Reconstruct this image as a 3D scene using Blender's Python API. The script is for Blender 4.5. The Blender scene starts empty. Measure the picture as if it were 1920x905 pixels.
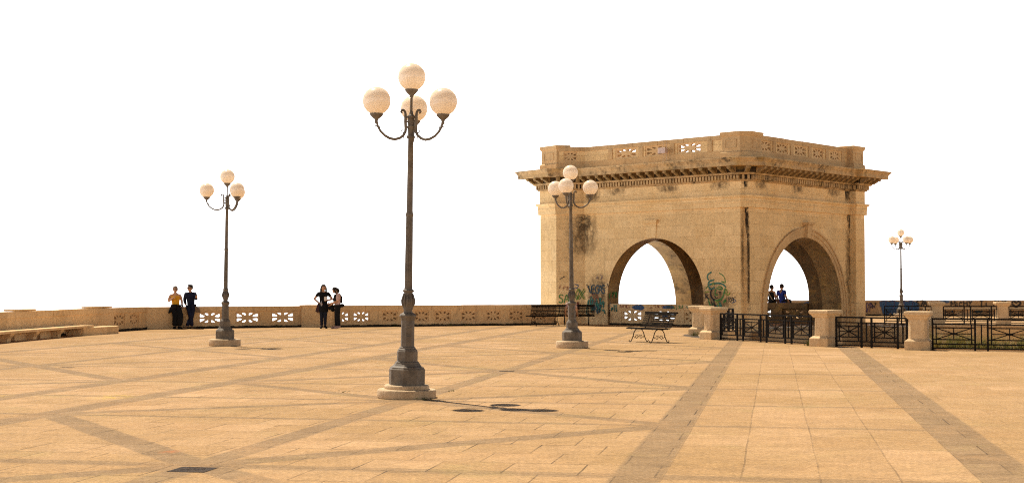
import bpy, bmesh, math, random
from mathutils import Vector, Matrix, Quaternion
R = math.radians
random.seed(7)
scene = bpy.context.scene
COL = scene.collection

# ------------------------------------------------------------------ camera
F_PX, HC = 2600.0, 1.6
cam_d = bpy.data.cameras.new('camera')
cam = bpy.data.objects.new('camera', cam_d); COL.objects.link(cam)
cam.location = (0, 0, HC)
PITCH = math.atan(87.5 / F_PX)
cam.rotation_euler = (math.pi / 2 + PITCH, 0, 0)
cam_d.sensor_width = 36.0
cam_d.lens = 36.0 * F_PX / 1920.0
cam_d.clip_end = 2000.0
scene.camera = cam

# ------------------------------------------------------------------ materials
class NT:
    """small wrapper to write node graphs"""
    def __init__(s, mat):
        mat.use_nodes = True
        s.t = mat.node_tree
        for n in list(s.t.nodes): s.t.nodes.remove(n)
    def n(s, typ, ins=None, **kw):
        nd = s.t.nodes.new(typ)
        for k, v in kw.items(): setattr(nd, k, v)
        for k, v in (ins or {}).items():
            sock = nd.inputs[k]
            if isinstance(v, bpy.types.NodeSocket): s.t.links.new(v, sock)
            else: sock.default_value = v
        return nd
    def m(s, op, a, b=0.0, c=0.0, clamp=False):
        nd = s.n('ShaderNodeMath', operation=op, use_clamp=clamp)
        for i, v in enumerate((a, b, c)):
            if isinstance(v, bpy.types.NodeSocket): s.t.links.new(v, nd.inputs[i])
            else: nd.inputs[i].default_value = v
        return nd.outputs[0]
    def mix(s, f, a, b, blend='MIX'):
        nd = s.n('ShaderNodeMix', data_type='RGBA', blend_type=blend)
        for i, v in ((0, f), (6, a), (7, b)):
            if isinstance(v, bpy.types.NodeSocket): s.t.links.new(v, nd.inputs[i])
            else: nd.inputs[i].default_value = v if i == 0 else (*v, 1)[:4]
        return nd.outputs[2]
    def noise(s, vec, scale, detail=4, rough=.55):
        return s.n('ShaderNodeTexNoise', {'Vector': vec, 'Scale': scale, 'Detail': detail, 'Roughness': rough}).outputs['Fac']
    def ramp(s, f, a, b, lo=0.0, hi=1.0):
        nd = s.n('ShaderNodeMapRange', {'Value': f, 'From Min': a, 'From Max': b, 'To Min': lo, 'To Max': hi})
        return nd.outputs[0]
    def scale(s, vec, sc):
        return s.n('ShaderNodeMapping', {'Vector': vec, 'Scale': sc}).outputs[0]
    def bump(s, h, strength, dist):
        return s.n('ShaderNodeBump', {'Height': h, 'Strength': strength, 'Distance': dist}).outputs[0]
    def out(s, sh):
        o = s.n('ShaderNodeOutputMaterial'); s.t.links.new(sh, o.inputs[0])
    def bsdf(s, col, rough=.8, normal=None, spec=.3, **kw):
        ins = {'Base Color': col if isinstance(col, bpy.types.NodeSocket) else (*col, 1), 'Roughness': rough, 'Specular IOR Level': spec}
        if normal is not None: ins['Normal'] = normal
        ins.update(kw)
        return s.n('ShaderNodeBsdfPrincipled', ins).outputs[0]

def mat(name):
    m = bpy.data.materials.new(name)
    return m, NT(m)

def stone(name, c1, c2, brick=None, dirt=.35, dark=(.10, .07, .04), streak=.3, moss=0.0, bump=.6):
    m, t = mat(name)
    tc = t.n('ShaderNodeTexCoord')
    uv, ob = tc.outputs['UV'], tc.outputs['Object']
    big = t.noise(ob, .9, 5, .6); fine = t.noise(ob, 14, 6, .7); mid = t.noise(ob, 4.0, 5, .65)
    h = t.m('MULTIPLY', fine, .5)
    if brick:
        br = t.n('ShaderNodeTexBrick', {'Vector': uv, 'Color1': (*c1, 1), 'Color2': (*c2, 1), 'Mortar': (c1[0]*.78, c1[1]*.74, c1[2]*.68, 1),
                 'Scale': 1.0, 'Mortar Size': .006, 'Mortar Smooth': .25, 'Bias': -.1, 'Brick Width': brick[0], 'Row Height': brick[1]}, offset=.45, squash=1.0)
        col = br.outputs['Color']
        plain = t.mix(big, c1, c2)
        col = t.mix(.30, col, plain)
        h = t.m('SUBTRACT', h, t.m('MULTIPLY', br.outputs['Fac'], .5))
    else:
        col = t.mix(t.ramp(big, .3, .7), c1, c2)
    gm = t.ramp(t.noise(ob, 5.5, 9, .78), .32, .68, .87, 1.10)
    col = t.mix(1.0, col, t.n('ShaderNodeCombineColor', {'Red': gm, 'Green': gm, 'Blue': gm}).outputs[0], 'MULTIPLY')
    hue = t.noise(ob, .55, 4, .6)
    col = t.mix(t.ramp(hue, .52, .72, 0, .5), col, (c2[0] * 1.0, c2[1] * .9, c2[2] * .7))
    col = t.mix(t.ramp(hue, .46, .30, 0, .4), col, (c2[0] * .86, c2[1] * .93, c2[2] * 1.05))
    # grain and pitting
    col = t.mix(1.0, col, t.n('ShaderNodeCombineColor', {'Red': t.ramp(fine, .25, .75, .8, 1.14), 'Green': t.ramp(fine, .25, .75, .78, 1.14), 'Blue': t.ramp(fine, .25, .75, .74, 1.14)}).outputs[0], 'MULTIPLY')
    spk = t.noise(ob, 55, 3, .6)
    col = t.mix(t.ramp(spk, .60, .74, 0, .5), col, tuple(x * .55 for x in c1))
    pits = t.ramp(t.noise(ob, 22, 3, .5), .66, .73)
    col = t.mix(t.m('MULTIPLY', pits, .6), col, dark)
    # weathering: patches and vertical run marks
    patch = t.m('MULTIPLY', t.ramp(mid, .5, .74), t.ramp(big, .42, .66))
    col = t.mix(t.m('MULTIPLY', patch, dirt), col, tuple(x * 2.2 for x in dark))
    st = t.noise(t.scale(ob, (3.2, 3.2, .28)), 1.0, 5, .65)
    col = t.mix(t.ramp(st, .57, .78, 0, streak), col, tuple(x * 1.8 for x in dark))
    if moss:
        ms = t.m('MULTIPLY', t.ramp(t.noise(ob, 1.7, 6, .7), .47, .62), t.ramp(t.noise(ob, 7, 4, .7), .36, .58))
        col = t.mix(t.m('MULTIPLY', ms, moss), col, (.045, .032, .016))
        ye = t.ramp(t.noise(t.scale(ob, (1.3, 1.3, 2.2)), 1.1, 4, .6), .52, .68)
        col = t.mix(t.m('MULTIPLY', ye, .45), col, (.46, .27, .07))
    h = t.m('ADD', h, t.m('MULTIPLY', mid, .6)); h = t.m('SUBTRACT', h, t.m('MULTIPLY', pits, .4))
    t.out(t.bsdf(col, .88, t.bump(h, bump, .03), .2))
    return m

def paint(name, c, rough=.5, var=.25, spec=.4, scale=9, metallic=0.0, dust=None):
    m, t = mat(name)
    ob = t.n('ShaderNodeTexCoord').outputs['Object']
    a = t.noise(ob, scale, 5, .6)
    col = t.mix(t.ramp(a, .3, .7), tuple(x * (1 - var) for x in c), tuple(min(1, x * (1 + var)) for x in c))
    if dust:
        col = t.mix(t.ramp(t.noise(ob, 5, 6, .75), .5, .75, 0, .55), col, dust)
    t.out(t.bsdf(col, t.ramp(a, .2, .8, rough - .08, rough + .12), t.bump(t.noise(ob, scale * 6, 3), .25, .01), spec, Metallic=metallic))
    return m

S1, S2 = (.86, .60, .305), (.70, .465, .215)
M = {}
M['ashlar'] = stone('ashlar_stone', S1, S2, (1.05, .47), .4, streak=.3)
M['carved'] = stone('carved_stone', (.66, .44, .22), (.54, .34, .16), None, .7, streak=.5)
M['cornice'] = stone('cornice_stone', (.62, .41, .20), (.48, .31, .15), (1.3, 3.0), .8, streak=.6, moss=.85)
M['reveal'] = stone('shaded_grimy_reveal_stone', (.40, .255, .11), (.27, .165, .07), (1.6, .45), .9, streak=.75, moss=.8)  # grime streaks, with the arch's shade put into the base colour
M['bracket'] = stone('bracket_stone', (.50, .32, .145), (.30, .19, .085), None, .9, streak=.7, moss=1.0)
M['inner_shade'] = stone('shaded_inner_stone', (.20, .125, .058), (.13, .08, .036), (.9, .45), .9, streak=.6, moss=.5)  # shade inside the arches is put into this darker stone colour
M['soot_shade'] = stone('shaded_sooty_stone', (.075, .045, .02), (.022, .014, .007), None, .9, (.03, .02, .01), moss=.9)  # soot, with the deep shade between cornice parts put into its colour
M['parapet'] = stone('parapet_stone', (.80, .55, .285), (.60, .395, .19), (1.15, 2.0), .55, streak=.45)
M['panel'] = stone('panel_stone', (.74, .50, .26), (.64, .42, .205), None, .4, streak=.2)
M['recess'] = stone('recess_stone', (.40, .255, .12), (.32, .20, .09), None, .5)
M['pier'] = stone('pier_stone', (.72, .52, .30), (.62, .43, .235), None, .3, streak=.2)
M['lampbase'] = stone('lamp_base_stone', (.62, .46, .29), (.52, .37, .22), (.55, 2.0), .5)
M['pitwall'] = stone('pit_wall_stone', (.62, .43, .23), (.5, .33, .16), (.8, .4), .6, streak=.5)
M['farwall'] = stone('far_wall_stone', (.46, .31, .17), (.35, .23, .12), (1.2, 2.0), .7)
M['lamp'] = paint('lamp_iron_paint', (.145, .115, .082), .6, .4, .3, dust=(.24, .19, .13))
M['iron'] = paint('black_iron_paint', (.011, .0075, .005), .7, .3, .12)
M['bench'] = paint('bench_slat_paint', (.014, .010, .007), .85, .4, .05)
M['grate'] = paint('grate_iron', (.045, .030, .02), .8, .3, .1, dust=(.10, .068, .04))
M['soil'] = stone('soil', (.20, .13, .07), (.13, .085, .045), None, .5)

def globe_mat():
    m, t = mat('milk_glass')
    ob = t.n('ShaderNodeTexCoord').outputs['Object']
    a = t.noise(ob, 6, 3)
    col = t.mix(a, (.97, .85, .69), (.94, .81, .64))
    d = t.n('ShaderNodeBsdfDiffuse', {'Color': col}).outputs[0]
    tr = t.n('ShaderNodeBsdfTranslucent', {'Color': col}).outputs[0]
    g = t.n('ShaderNodeBsdfGlossy', {'Color': (1, 1, 1, 1), 'Roughness': .25}).outputs[0]
    mx = t.n('ShaderNodeMixShader', {0: .42, 1: d, 2: tr}).outputs[0]
    t.out(t.n('ShaderNodeMixShader', {0: .04, 1: mx, 2: g}).outputs[0])
    return m
M['globe'] = globe_mat()

def stain_mat(name, c, cut=(.2, .5), top=.93, run=True, stretch=(9, 2.2)):
    """dirt with a ragged outline: alpha from noise times the distance to the patch's rim"""
    m, t = mat(name)
    tc = t.n('ShaderNodeTexCoord')
    sp = t.n('ShaderNodeSeparateXYZ', {0: tc.outputs['UV']})
    u = t.m('ABSOLUTE', t.m('SUBTRACT', t.m('MULTIPLY', sp.outputs[0], 2), 1))
    v = t.m('ABSOLUTE', t.m('SUBTRACT', t.m('MULTIPLY', sp.outputs[1], 2), 1))
    if run:      # runs down from the top and thins out
        vv = t.m('MULTIPLY', t.ramp(sp.outputs[1], 0, .85), t.ramp(sp.outputs[1], 1.0, .97))
    else:
        vv = t.m('SUBTRACT', 1, t.m('POWER', v, 2))
    rim = t.m('MULTIPLY', t.m('SUBTRACT', 1, t.m('POWER', u, 2)), vv)
    ns = t.noise(t.scale(tc.outputs['Object'], (stretch[0], stretch[0], stretch[1])), 1, 7, .72)
    al = t.ramp(t.m('MULTIPLY', rim, t.ramp(ns, .3, .7)), cut[0], cut[1])
    b = t.bsdf(c, .9)
    tr = t.n('ShaderNodeBsdfTransparent').outputs[0]
    t.out(t.n('ShaderNodeMixShader', {0: t.m('MULTIPLY', al, top), 1: tr, 2: b}).outputs[0])
    return m
M['stain'] = stain_mat('black_water_stain', (.028, .018, .010))
M['stain_soft'] = stain_mat('brown_water_stain', (.12, .075, .035), (.08, .7), .7, False, (5, 3))
M['stain_drag'] = stain_mat('black_patch_stain', (.06, .038, .018), (.22, .75), .8, False, (2.6, 7))
M['moss'] = stain_mat('black_moss', (.018, .013, .007), (.05, .25), .95, False, (6, 3))

def shade_line():  # painted shade: dark line with a ragged top along a wall's foot
    m, t = mat('shade_line')
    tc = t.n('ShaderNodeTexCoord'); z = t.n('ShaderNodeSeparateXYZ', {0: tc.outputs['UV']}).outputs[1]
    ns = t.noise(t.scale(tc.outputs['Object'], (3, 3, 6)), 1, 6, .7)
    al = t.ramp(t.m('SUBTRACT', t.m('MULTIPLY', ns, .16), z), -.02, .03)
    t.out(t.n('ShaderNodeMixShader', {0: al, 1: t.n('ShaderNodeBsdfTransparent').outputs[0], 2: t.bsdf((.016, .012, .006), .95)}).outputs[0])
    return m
M['shadeline'] = shade_line()
def spray(name, c):
    m, t = mat(name)
    ob = t.n('ShaderNodeTexCoord').outputs['Object']
    al = t.ramp(t.noise(ob, 16, 4, .7), .32, .52, .35, .92)
    t.out(t.n('ShaderNodeMixShader', {0: al, 1: t.n('ShaderNodeBsdfTransparent').outputs[0], 2: t.bsdf(c, .7)}).outputs[0])
    return m
SP = {'black': spray('black_spray', (.016, .014, .016)), 'green': spray('green_spray', (.055, .20, .045)), 'teal': spray('teal_spray', (.03, .16, .12)),
      'blue': spray('blue_spray', (.03, .085, .19)), 'red': spray('red_spray', (.20, .035, .025)), 'lime': spray('lime_spray', (.20, .26, .04)), 'slate': spray('slate_spray', (.03, .065, .085)), 'violet': spray('violet_spray', (.08, .05, .11))}

def cloth(name, c, rough=.85):
    return paint(name, c, rough, .2, .2, 12)
CL = {'skin': cloth('skin', (.50, .27, .15), .6), 'yellow': cloth('yellow_cloth', (.70, .33, .02)), 'black': cloth('black_cloth', (.010, .009, .009)),
      'navy': cloth('navy_cloth', (.010, .012, .03)), 'hair': cloth('dark_hair', (.025, .016, .011), .55), 'jeans': cloth('dark_jeans', (.014, .017, .028)),
      'pink': cloth('pink_cloth', (.62, .40, .33)), 'blue': cloth('blue_cloth', (.022, .035, .22)), 'brown': cloth('brown_leather', (.19, .115, .055), .6),
      'wine': cloth('wine_leather', (.05, .014, .012), .5), 'beige': cloth('beige_strap', (.58, .42, .27)), 'glass': cloth('dark_lens', (.012, .01, .01), .2),
      'phone': cloth('phone_plastic', (.03, .035, .05), .3), 'white': cloth('white_plastic', (.7, .62, .52), .4), 'shoe': cloth('pale_shoe', (.55, .33, .25)),
      'greyhair': cloth('ash_hair', (.17, .12, .08), .6), 'water': cloth('bottle_plastic', (.45, .42, .4), .15)}

# ------------------------------------------------------------------ mesh builder
class MB:
    def __init__(s): s.v = []; s.f = []; s.sm = []; s.mi = []
    def add(s, vs, fs, smooth=False, mi=0):
        o = len(s.v); s.v += [tuple(p) for p in vs]
        for q in fs: s.f.append(tuple(i + o for i in q)); s.sm.append(smooth); s.mi.append(mi)
        return s
    def box(s, c, d, rz=0, mi=0):
        x, y, z = d[0] / 2, d[1] / 2, d[2] / 2
        cs, sn = math.cos(rz), math.sin(rz)
        vs = [(c[0] + a * cs - b * sn, c[1] + a * sn + b * cs, c[2] + e) for e in (-z, z) for a, b in ((-x, -y), (x, -y), (x, y), (-x, y))]
        return s.add(vs, [(0, 3, 2, 1), (4, 5, 6, 7), (0, 1, 5, 4), (1, 2, 6, 5), (2, 3, 7, 6), (3, 0, 4, 7)], mi=mi)
    def loft(s, rings, cap=True, smooth=False, close=True):
        n = len(rings[0]); vs = [p for r in rings for p in r]; fs = []
        for k in range(len(rings) - 1):
            for i in range(n if close else n - 1):
                j = (i + 1) % n
                fs.append((k * n + i, k * n + j, (k + 1) * n + j, (k + 1) * n + i))
        s.add(vs, fs, smooth)
        if cap:
            s.add(rings[0], [tuple(range(n - 1, -1, -1))]); s.add(rings[-1], [tuple(range(n))])
        return s
    def prism(s, poly, z0, z1):
        if area(poly) < 0: poly = poly[::-1]
        return s.loft([[(x, y, z0) for x, y in poly], [(x, y, z1) for x, y in poly]])
    def lathe(s, prof, n=24, c=(0, 0, 0), smooth=True, rot=0.0, cap=True):
        rings = [[(c[0] + r * math.cos(2 * math.pi * i / n + rot), c[1] + r * math.sin(2 * math.pi * i / n + rot), c[2] + z) for i in range(n)] for r, z in prof]
        return s.loft(rings, cap, smooth)
    def tube(s, pts, rad, n=8, smooth=True):
        pts = [Vector(p) for p in pts]
        if not isinstance(rad, (list, tuple)): rad = [rad] * len(pts)
        rings = []; up = None
        for i, p in enumerate(pts):
            d = (pts[min(i + 1, len(pts) - 1)] - pts[max(i - 1, 0)]).normalized()
            if up is None:
                up = Vector((0, 0, 1)) if abs(d.z) < .9 else Vector((1, 0, 0))
            x = d.cross(up).normalized(); up = x.cross(d).normalized()
            rings.append([p + (x * math.cos(2 * math.pi * k / n) + up * math.sin(2 * math.pi * k / n)) * rad[i] for k in range(n)])
        return s.loft(rings, True, smooth)
    def ball(s, c, r, n=20, m=12, smooth=True):
        if not isinstance(r, (list, tuple)): r = (r, r, r)
        rings = [[(c[0] + r[0] * math.sin(math.pi * k / m) * math.cos(2 * math.pi * i / n), c[1] + r[1] * math.sin(math.pi * k / m) * math.sin(2 * math.pi * i / n),
                   c[2] - r[2] * math.cos(math.pi * k / m)) for i in range(n)] for k in range(1, m)]
        s.loft(rings, False, smooth)
        o = len(s.v) - n * (m - 1)
        s.v += [(c[0], c[1], c[2] - r[2]), (c[0], c[1], c[2] + r[2])]
        a, b = len(s.v) - 2, len(s.v) - 1
        for i in range(n):
            j = (i + 1) % n
            s.f.append((a, o + j, o + i)); s.f.append((b, o + (m - 2) * n + i, o + (m - 2) * n + j)); s.sm += [smooth] * 2; s.mi += [0, 0]
        return s
    def mesh(s, mesh, M4=None, mi=0):
        vs = [(M4 @ v.co) if M4 else v.co for v in mesh.vertices]
        return s.add(vs, [tuple(p.vertices) for p in mesh.polygons], mi=mi)
    def build(s, name, mats, parent=None, loc=None, off=None, uv='box', bevel=0.0):
        me = bpy.data.meshes.new(name)
        v = s.v if off is None else [(p[0] - off[0], p[1] - off[1], p[2] - off[2]) for p in s.v]
        me.from_pydata(v, [], s.f)
        for mm in (mats if isinstance(mats, (list, tuple)) else [mats]): me.materials.append(mm)
        for p, q, i in zip(me.polygons, s.sm, s.mi): p.use_smooth = q; p.material_index = i
        ul = me.uv_layers.new(name='UVMap')
        for p in me.polygons:
            n = p.normal
            for li in p.loop_indices:
                c = me.vertices[me.loops[li].vertex_index].co
                if uv == 'unit':
                    k = li - p.loop_start; ul.data[li].uv = ((0, 0), (1, 0), (1, 1), (0, 1))[k % 4]
                elif abs(n.z) > .75: ul.data[li].uv = (c.x, c.y)
                else:
                    l = math.hypot(n.x, n.y); ul.data[li].uv = ((-n.y * c.x + n.x * c.y) / l, c.z)
        me.update()
        o = bpy.data.objects.new(name, me); COL.objects.link(o)
        if parent: o.parent = parent
        if loc: o.location = loc
        if bevel:
            b = o.modifiers.new('bevel', 'BEVEL'); b.width = bevel; b.segments = 2; b.limit_method = 'ANGLE'; b.angle_limit = R(40)
        return o

def area(p): return sum(p[i][0] * p[(i + 1) % len(p)][1] - p[(i + 1) % len(p)][0] * p[i][1] for i in range(len(p))) / 2

def offset(poly, d):
    """mitred outward offset of a counter-clockwise outline"""
    out = []; n = len(poly)
    for i in range(n):
        a, b, c = Vector(poly[i - 1]), Vector(poly[i]), Vector(poly[(i + 1) % n])
        d1, d2 = (b - a).normalized(), (c - b).normalized()
        n1, n2 = Vector((d1.y, -d1.x)), Vector((d2.y, -d2.x))
        k = n1 + n2; k = k / max(.25, (1 + n1.dot(n2)))
        out.append(tuple(b + k * d))
    return out

def filled(outer, holes, depth):
    """flat outline with holes, extruded: x, z in the outline's plane, y from 0 to depth"""
    cu = bpy.data.curves.new('outline', 'CURVE'); cu.dimensions = '2D'; cu.fill_mode = 'BOTH'; cu.extrude = depth / 2
    for ring in [outer] + holes:
        sp = cu.splines.new('POLY'); sp.points.add(len(ring) - 1); sp.use_cyclic_u = True
        for p, q in zip(sp.points, ring): p.co = (q[0], q[1], 0, 1)
    o = bpy.data.objects.new('outline', cu); COL.objects.link(o)
    dg = bpy.context.evaluated_depsgraph_get(); dg.update()
    me = bpy.data.meshes.new_from_object(o.evaluated_get(dg))
    bpy.data.objects.remove(o); bpy.data.curves.remove(cu)
    vs = [(v.co.x, depth / 2 - v.co.z, v.co.y) for v in me.vertices]
    fs = [tuple(p.vertices) for p in me.polygons]
    bpy.data.meshes.remove(me)
    return vs, fs

def empty(name, loc, label=None, cat=None, group=None, rz=0.0):
    o = bpy.data.objects.new(name, None); COL.objects.link(o); o.location = loc; o.rotation_euler = (0, 0, rz)
    o.empty_display_size = .2
    tag(o, label, cat, group); return o
def tag(o, label=None, cat=None, group=None, kind=None):
    if label: o['label'] = label
    if cat: o['category'] = cat
    if group: o['group'] = group
    if kind: o['kind'] = kind
    return o
def copy_tree(o, parent=None):
    c = o.copy(); COL.objects.link(c); c.parent = parent
    for ch in list(o.children): copy_tree(ch, c)
    return c

# ------------------------------------------------------------------ tower frame of reference
C0 = Vector((9.5, 56.2)); E1 = Vector((-.738, .675)); E2 = Vector((.675, .738))
def T(a, b): p = C0 + E1 * a + E2 * b; return (p.x, p.y)

# ------------------------------------------------------------------ ground
PIT = [(6.35, 46.6), (6.65, 43.6), (8.85, 38.9), (10.7, 36.7), (13.4, 35.15), (17.5, 33.9), (26, 33.0), (34, 40), (34, 57.4), (21, 58.0), (17.7, 58.7), T(-.05, 8.6), T(.2, 8.6), T(.2, .3), T(-.05, .3), (8.95, 54.4)]
GND = [(-15.85, -40), (-15.85, 30), (-15.6, 41.6), (-15.1, 50), (-14.4, 54.5), (-8.6, 57.65), (-7.5, 57.3), (1.95, 61.0), T(9.6, -.6), T(10.4, .2), T(9.2, 1.5), T(9.1, 9.1), (14.5, 74), (15.3, 80.4), (75, 80.4), (75, -40)]

def ground_mat():
    m, t = mat('plaza_paving')
    pos = t.n('ShaderNodeNewGeometry').outputs['Position']
    sp = t.n('ShaderNodeSeparateXYZ', {0: pos})
    x, y = sp.outputs[0], sp.outputs[1]
    # the slabs are not laid dead straight
    wob = t.m('MULTIPLY', t.m('SUBTRACT', t.noise(pos, .5, 2), .5), .04)
    a = t.m('ADD', t.m('SUBTRACT', t.m('MULTIPLY', x, .9826), t.m('MULTIPLY', y, .186)), wob)
    b = t.m('ADD', t.m('ADD', t.m('MULTIPLY', x, .186), t.m('MULTIPLY', y, .9826)), wob)
    fc = t.n('ShaderNodeFloatCurve', {'Value': t.m('DIVIDE', b, 80.0)})
    bs = [-4, .7, 4.4, 8.0, 11.85, 16.35, 19.2, 22.35, 26.4, 30.5, 34, 37.6, 41.3, 45, 48.7, 52.4, 56, 60, 64, 68, 72, 76, 80]
    c = fc.mapping.curves[0]
    pts = [(bb / 80.0, i / 24.0) for i, bb in enumerate(bs) if bb >= 0]
    c.points[0].location = pts[0]; c.points[1].location = pts[-1]
    for p in pts[1:-1]: c.points.new(*p)
    for p in c.points: p.handle_type = 'VECTOR'
    fc.mapping.update()
    k = t.m('MULTIPLY', fc.outputs[0], 24.0)
    pp = t.m('PINGPONG', k, 1.0)
    af = t.m('ADD', a, t.m('MULTIPLY', t.m('LESS_THAN', a, -10.1), 9.92))
    ca = t.m('DIVIDE', t.m('ABSOLUTE', t.m('ADD', af, 5.13)), 3.97)
    left = t.m('LESS_THAN', a, 1.7)
    incol = t.m('LESS_THAN', ca, 1.0)
    def line(d, w, s=.02): return t.ramp(d, w + s, w - s)
    tr = t.m('MAXIMUM', line(t.m('MULTIPLY', pp, 3.7), .13), line(t.m('MULTIPLY', t.m('SUBTRACT', 1, pp), 3.7), .11))
    tr = t.m('MULTIPLY', tr, left)
    dg = t.m('MULTIPLY', line(t.m('MULTIPLY', t.m('ABSOLUTE', t.m('SUBTRACT', ca, pp)), 2.7), .17), incol)
    lo = t.m('MAXIMUM', line(t.m('MULTIPLY', ca, 3.97), .16), line(t.m('MULTIPLY', t.m('ABSOLUTE', t.m('SUBTRACT', ca, 1)), 3.97), .22))
    lo = t.m('MULTIPLY', lo, t.m('LESS_THAN', a, 0.0))
    pa = line(t.m('ABSOLUTE', t.m('SUBTRACT', a, 1.94)), .27)
    band = t.m('MAXIMUM', t.m('MAXIMUM', t.m('MULTIPLY', tr, .8), dg), t.m('MAXIMUM', lo, pa))
    ab = t.n('ShaderNodeCombineXYZ', {0: a, 1: b}).outputs[0]
    path = t.m('MULTIPLY', t.m('GREATER_THAN', a, -.94), t.m('LESS_THAN', a, 1.68))
    ab2 = t.n('ShaderNodeCombineXYZ', {0: t.m('ADD', a, .94), 1: b}).outputs[0]
    def brick(vec, off, w, hgt):
        return t.n('ShaderNodeTexBrick', {'Vector': vec, 'Color1': (0, 0, 0, 1), 'Color2': (1, 1, 1, 1), 'Mortar': (.5, .5, .5, 1), 'Scale': 1.0, 'Mortar Size': .009, 'Mortar Smooth': .3, 'Bias': 0.0, 'Brick Width': w, 'Row Height': hgt}, offset=off)
    b1, b2 = brick(ab, .5, .67, .74), brick(ab2, 0.0, .655, 1.1)
    fac = t.n('ShaderNodeMix', {0: path, 2: b1.outputs['Fac'], 3: b2.outputs['Fac']}, data_type='FLOAT').outputs[0]
    tone = t.n('ShaderNodeMix', {0: path, 2: b1.outputs['Color'], 3: b2.outputs['Color']}, data_type='FLOAT').outputs[0]
    big = t.noise(pos, .22, 5, .6); mid = t.noise(pos, 2.2, 5, .65); fine = t.noise(pos, 26, 5, .75)
    col = t.mix(tone, (.39, .234, .106), (.49, .303, .152))
    col = t.mix(t.ramp(big, .35, .68), col, (.35, .21, .085))
    # band slabs: greyer, with their own slab-to-slab variation
    bcol = t.mix(t.m('MULTIPLY', t.m('ADD', tone, mid), .5), (.205, .13, .066), (.27, .175, .09))
    col = t.mix(t.m('MULTIPLY', band, t.ramp(mid, .25, .75, .6, .95)), col, bcol)
    col = t.mix(t.ramp(mid, .56, .78, 0, .35), col, (.25, .145, .06))
    hue = t.noise(pos, .7, 6, .7)
    col = t.mix(t.ramp(hue, .53, .70, 0, .55), col, (.40, .225, .095))
    col = t.mix(t.ramp(hue, .45, .30, 0, .5), col, (.36, .25, .10))
    st = t.m('MULTIPLY', t.ramp(t.noise(pos, .45, 7, .75), .56, .72), .45)
    col = t.mix(st, col, (.22, .135, .065))
    g0 = t.ramp(t.noise(pos, 3.2, 10, .85), .36, .64, .80, 1.18)
    col = t.mix(1.0, col, t.n('ShaderNodeCombineColor', {'Red': g0, 'Green': g0, 'Blue': g0}).outputs[0], 'MULTIPLY')
    g = t.ramp(fine, .34, .66, .68, 1.28)
    col = t.mix(1.0, col, t.n('ShaderNodeCombineColor', {'Red': g, 'Green': g, 'Blue': g}).outputs[0], 'MULTIPLY')
    spk = t.ramp(t.noise(pos, 75, 3, .6), .62, .72)
    col = t.mix(t.m('MULTIPLY', spk, .45), col, (.26, .15, .07))
    # dirty joints, broken up along their length
    jm = t.m('MULTIPLY', fac, t.ramp(t.noise(pos, 1.1, 4, .7), .38, .62, .10, .85))
    jm = t.m('MULTIPLY', jm, t.ramp(a, 2.3, 2.0, .3, 1.0)); jm = t.m('MULTIPLY', jm, t.m('SUBTRACT', 1, t.m('MULTIPLY', path, .45)))
    col = t.mix(jm, col, (.07, .045, .025))
    # spilled paint spots
    for (cx, cy, r, pc, s) in ((-5.9, 20.5, .38, (.62, .42, .03), .6), (-7.65, 20.55, .3, (.62, .42, .03), .5), (-3.35, 13.65, .12, (.6, .16, .03), .8)):
        d = t.m('SQRT', t.m('ADD', t.m('POWER', t.m('SUBTRACT', x, cx), 2), t.m('POWER', t.m('MULTIPLY', t.m('SUBTRACT', y, cy), .55), 2)))
        e = t.m('MULTIPLY', t.ramp(d, r, r * .2), t.ramp(t.noise(pos, 7, 5, .7), .45, .62))
        col = t.mix(t.m('MULTIPLY', e, s), col, pc)
    h = t.m('ADD', t.m('MULTIPLY', fine, .35), t.m('MULTIPLY', mid, .5))
    h = t.m('SUBTRACT', h, t.m('MULTIPLY', fac, .6))
    t.out(t.bsdf(col, t.ramp(mid, .2, .8, .8, .95), t.bump(h, .5, .012), .12))
    return m
M['ground'] = ground_mat()

def sheet(name, outer, holes, z, m):
    vs, fs = filled(outer, holes, .04)
    mb = MB(); mb.add([(x, h, z - d) for x, d, h in vs], fs)
    o = mb.build(name, m); tag(o, kind='structure')
    bm = bmesh.new(); bm.from_mesh(o.data); bmesh.ops.recalc_face_normals(bm, faces=bm.faces); bm.to_mesh(o.data); bm.free()
    return o
ground = sheet('ground', GND, [PIT], 0.0, M['ground'])
# stairwell: walls, floor, ledge at the tower's foot, planting bed along the near rim
mb = MB()
pp_ = PIT if area(PIT) > 0 else PIT[::-1]
for i in range(len(pp_)):
    a, b = pp_[i], pp_[(i + 1) % len(pp_)]
    mb.add([(a[0], a[1], -1.45), (b[0], b[1], -1.45), (b[0], b[1], -.041), (a[0], a[1], -.041)], [(0, 1, 2, 3)])
tag(mb.build('stairwell_walls', M['pitwall']), kind='structure')
mb = MB(); mb.add([(x, y, -1.4) for x, y in pp_], [tuple(range(len(pp_)))]); tag(mb.build('stairwell_floor', M['pitwall']), kind='structure')
mb = MB(); mb.prism([T(.1, .35), T(-.75, .35), T(-.75, 8.4), T(.1, 8.4)], -1.39, -.14); tag(mb.build('stairwell_ledge', M['pitwall']), kind='structure')
bed = [(6.8, 43.65), (8.95, 39.05), (10.78, 36.85), (13.45, 35.3), (17.55, 34.05), (25.9, 33.15), (25.9, 34.9), (17.8, 35.6), (14, 36.8), (11.6, 38.2), (10.0, 40.0), (8.0, 44.1)]
mb = MB(); mb.prism(bed, -1.39, -.16); tag(mb.build('planting_bed', M['soil']), kind='structure')
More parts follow.
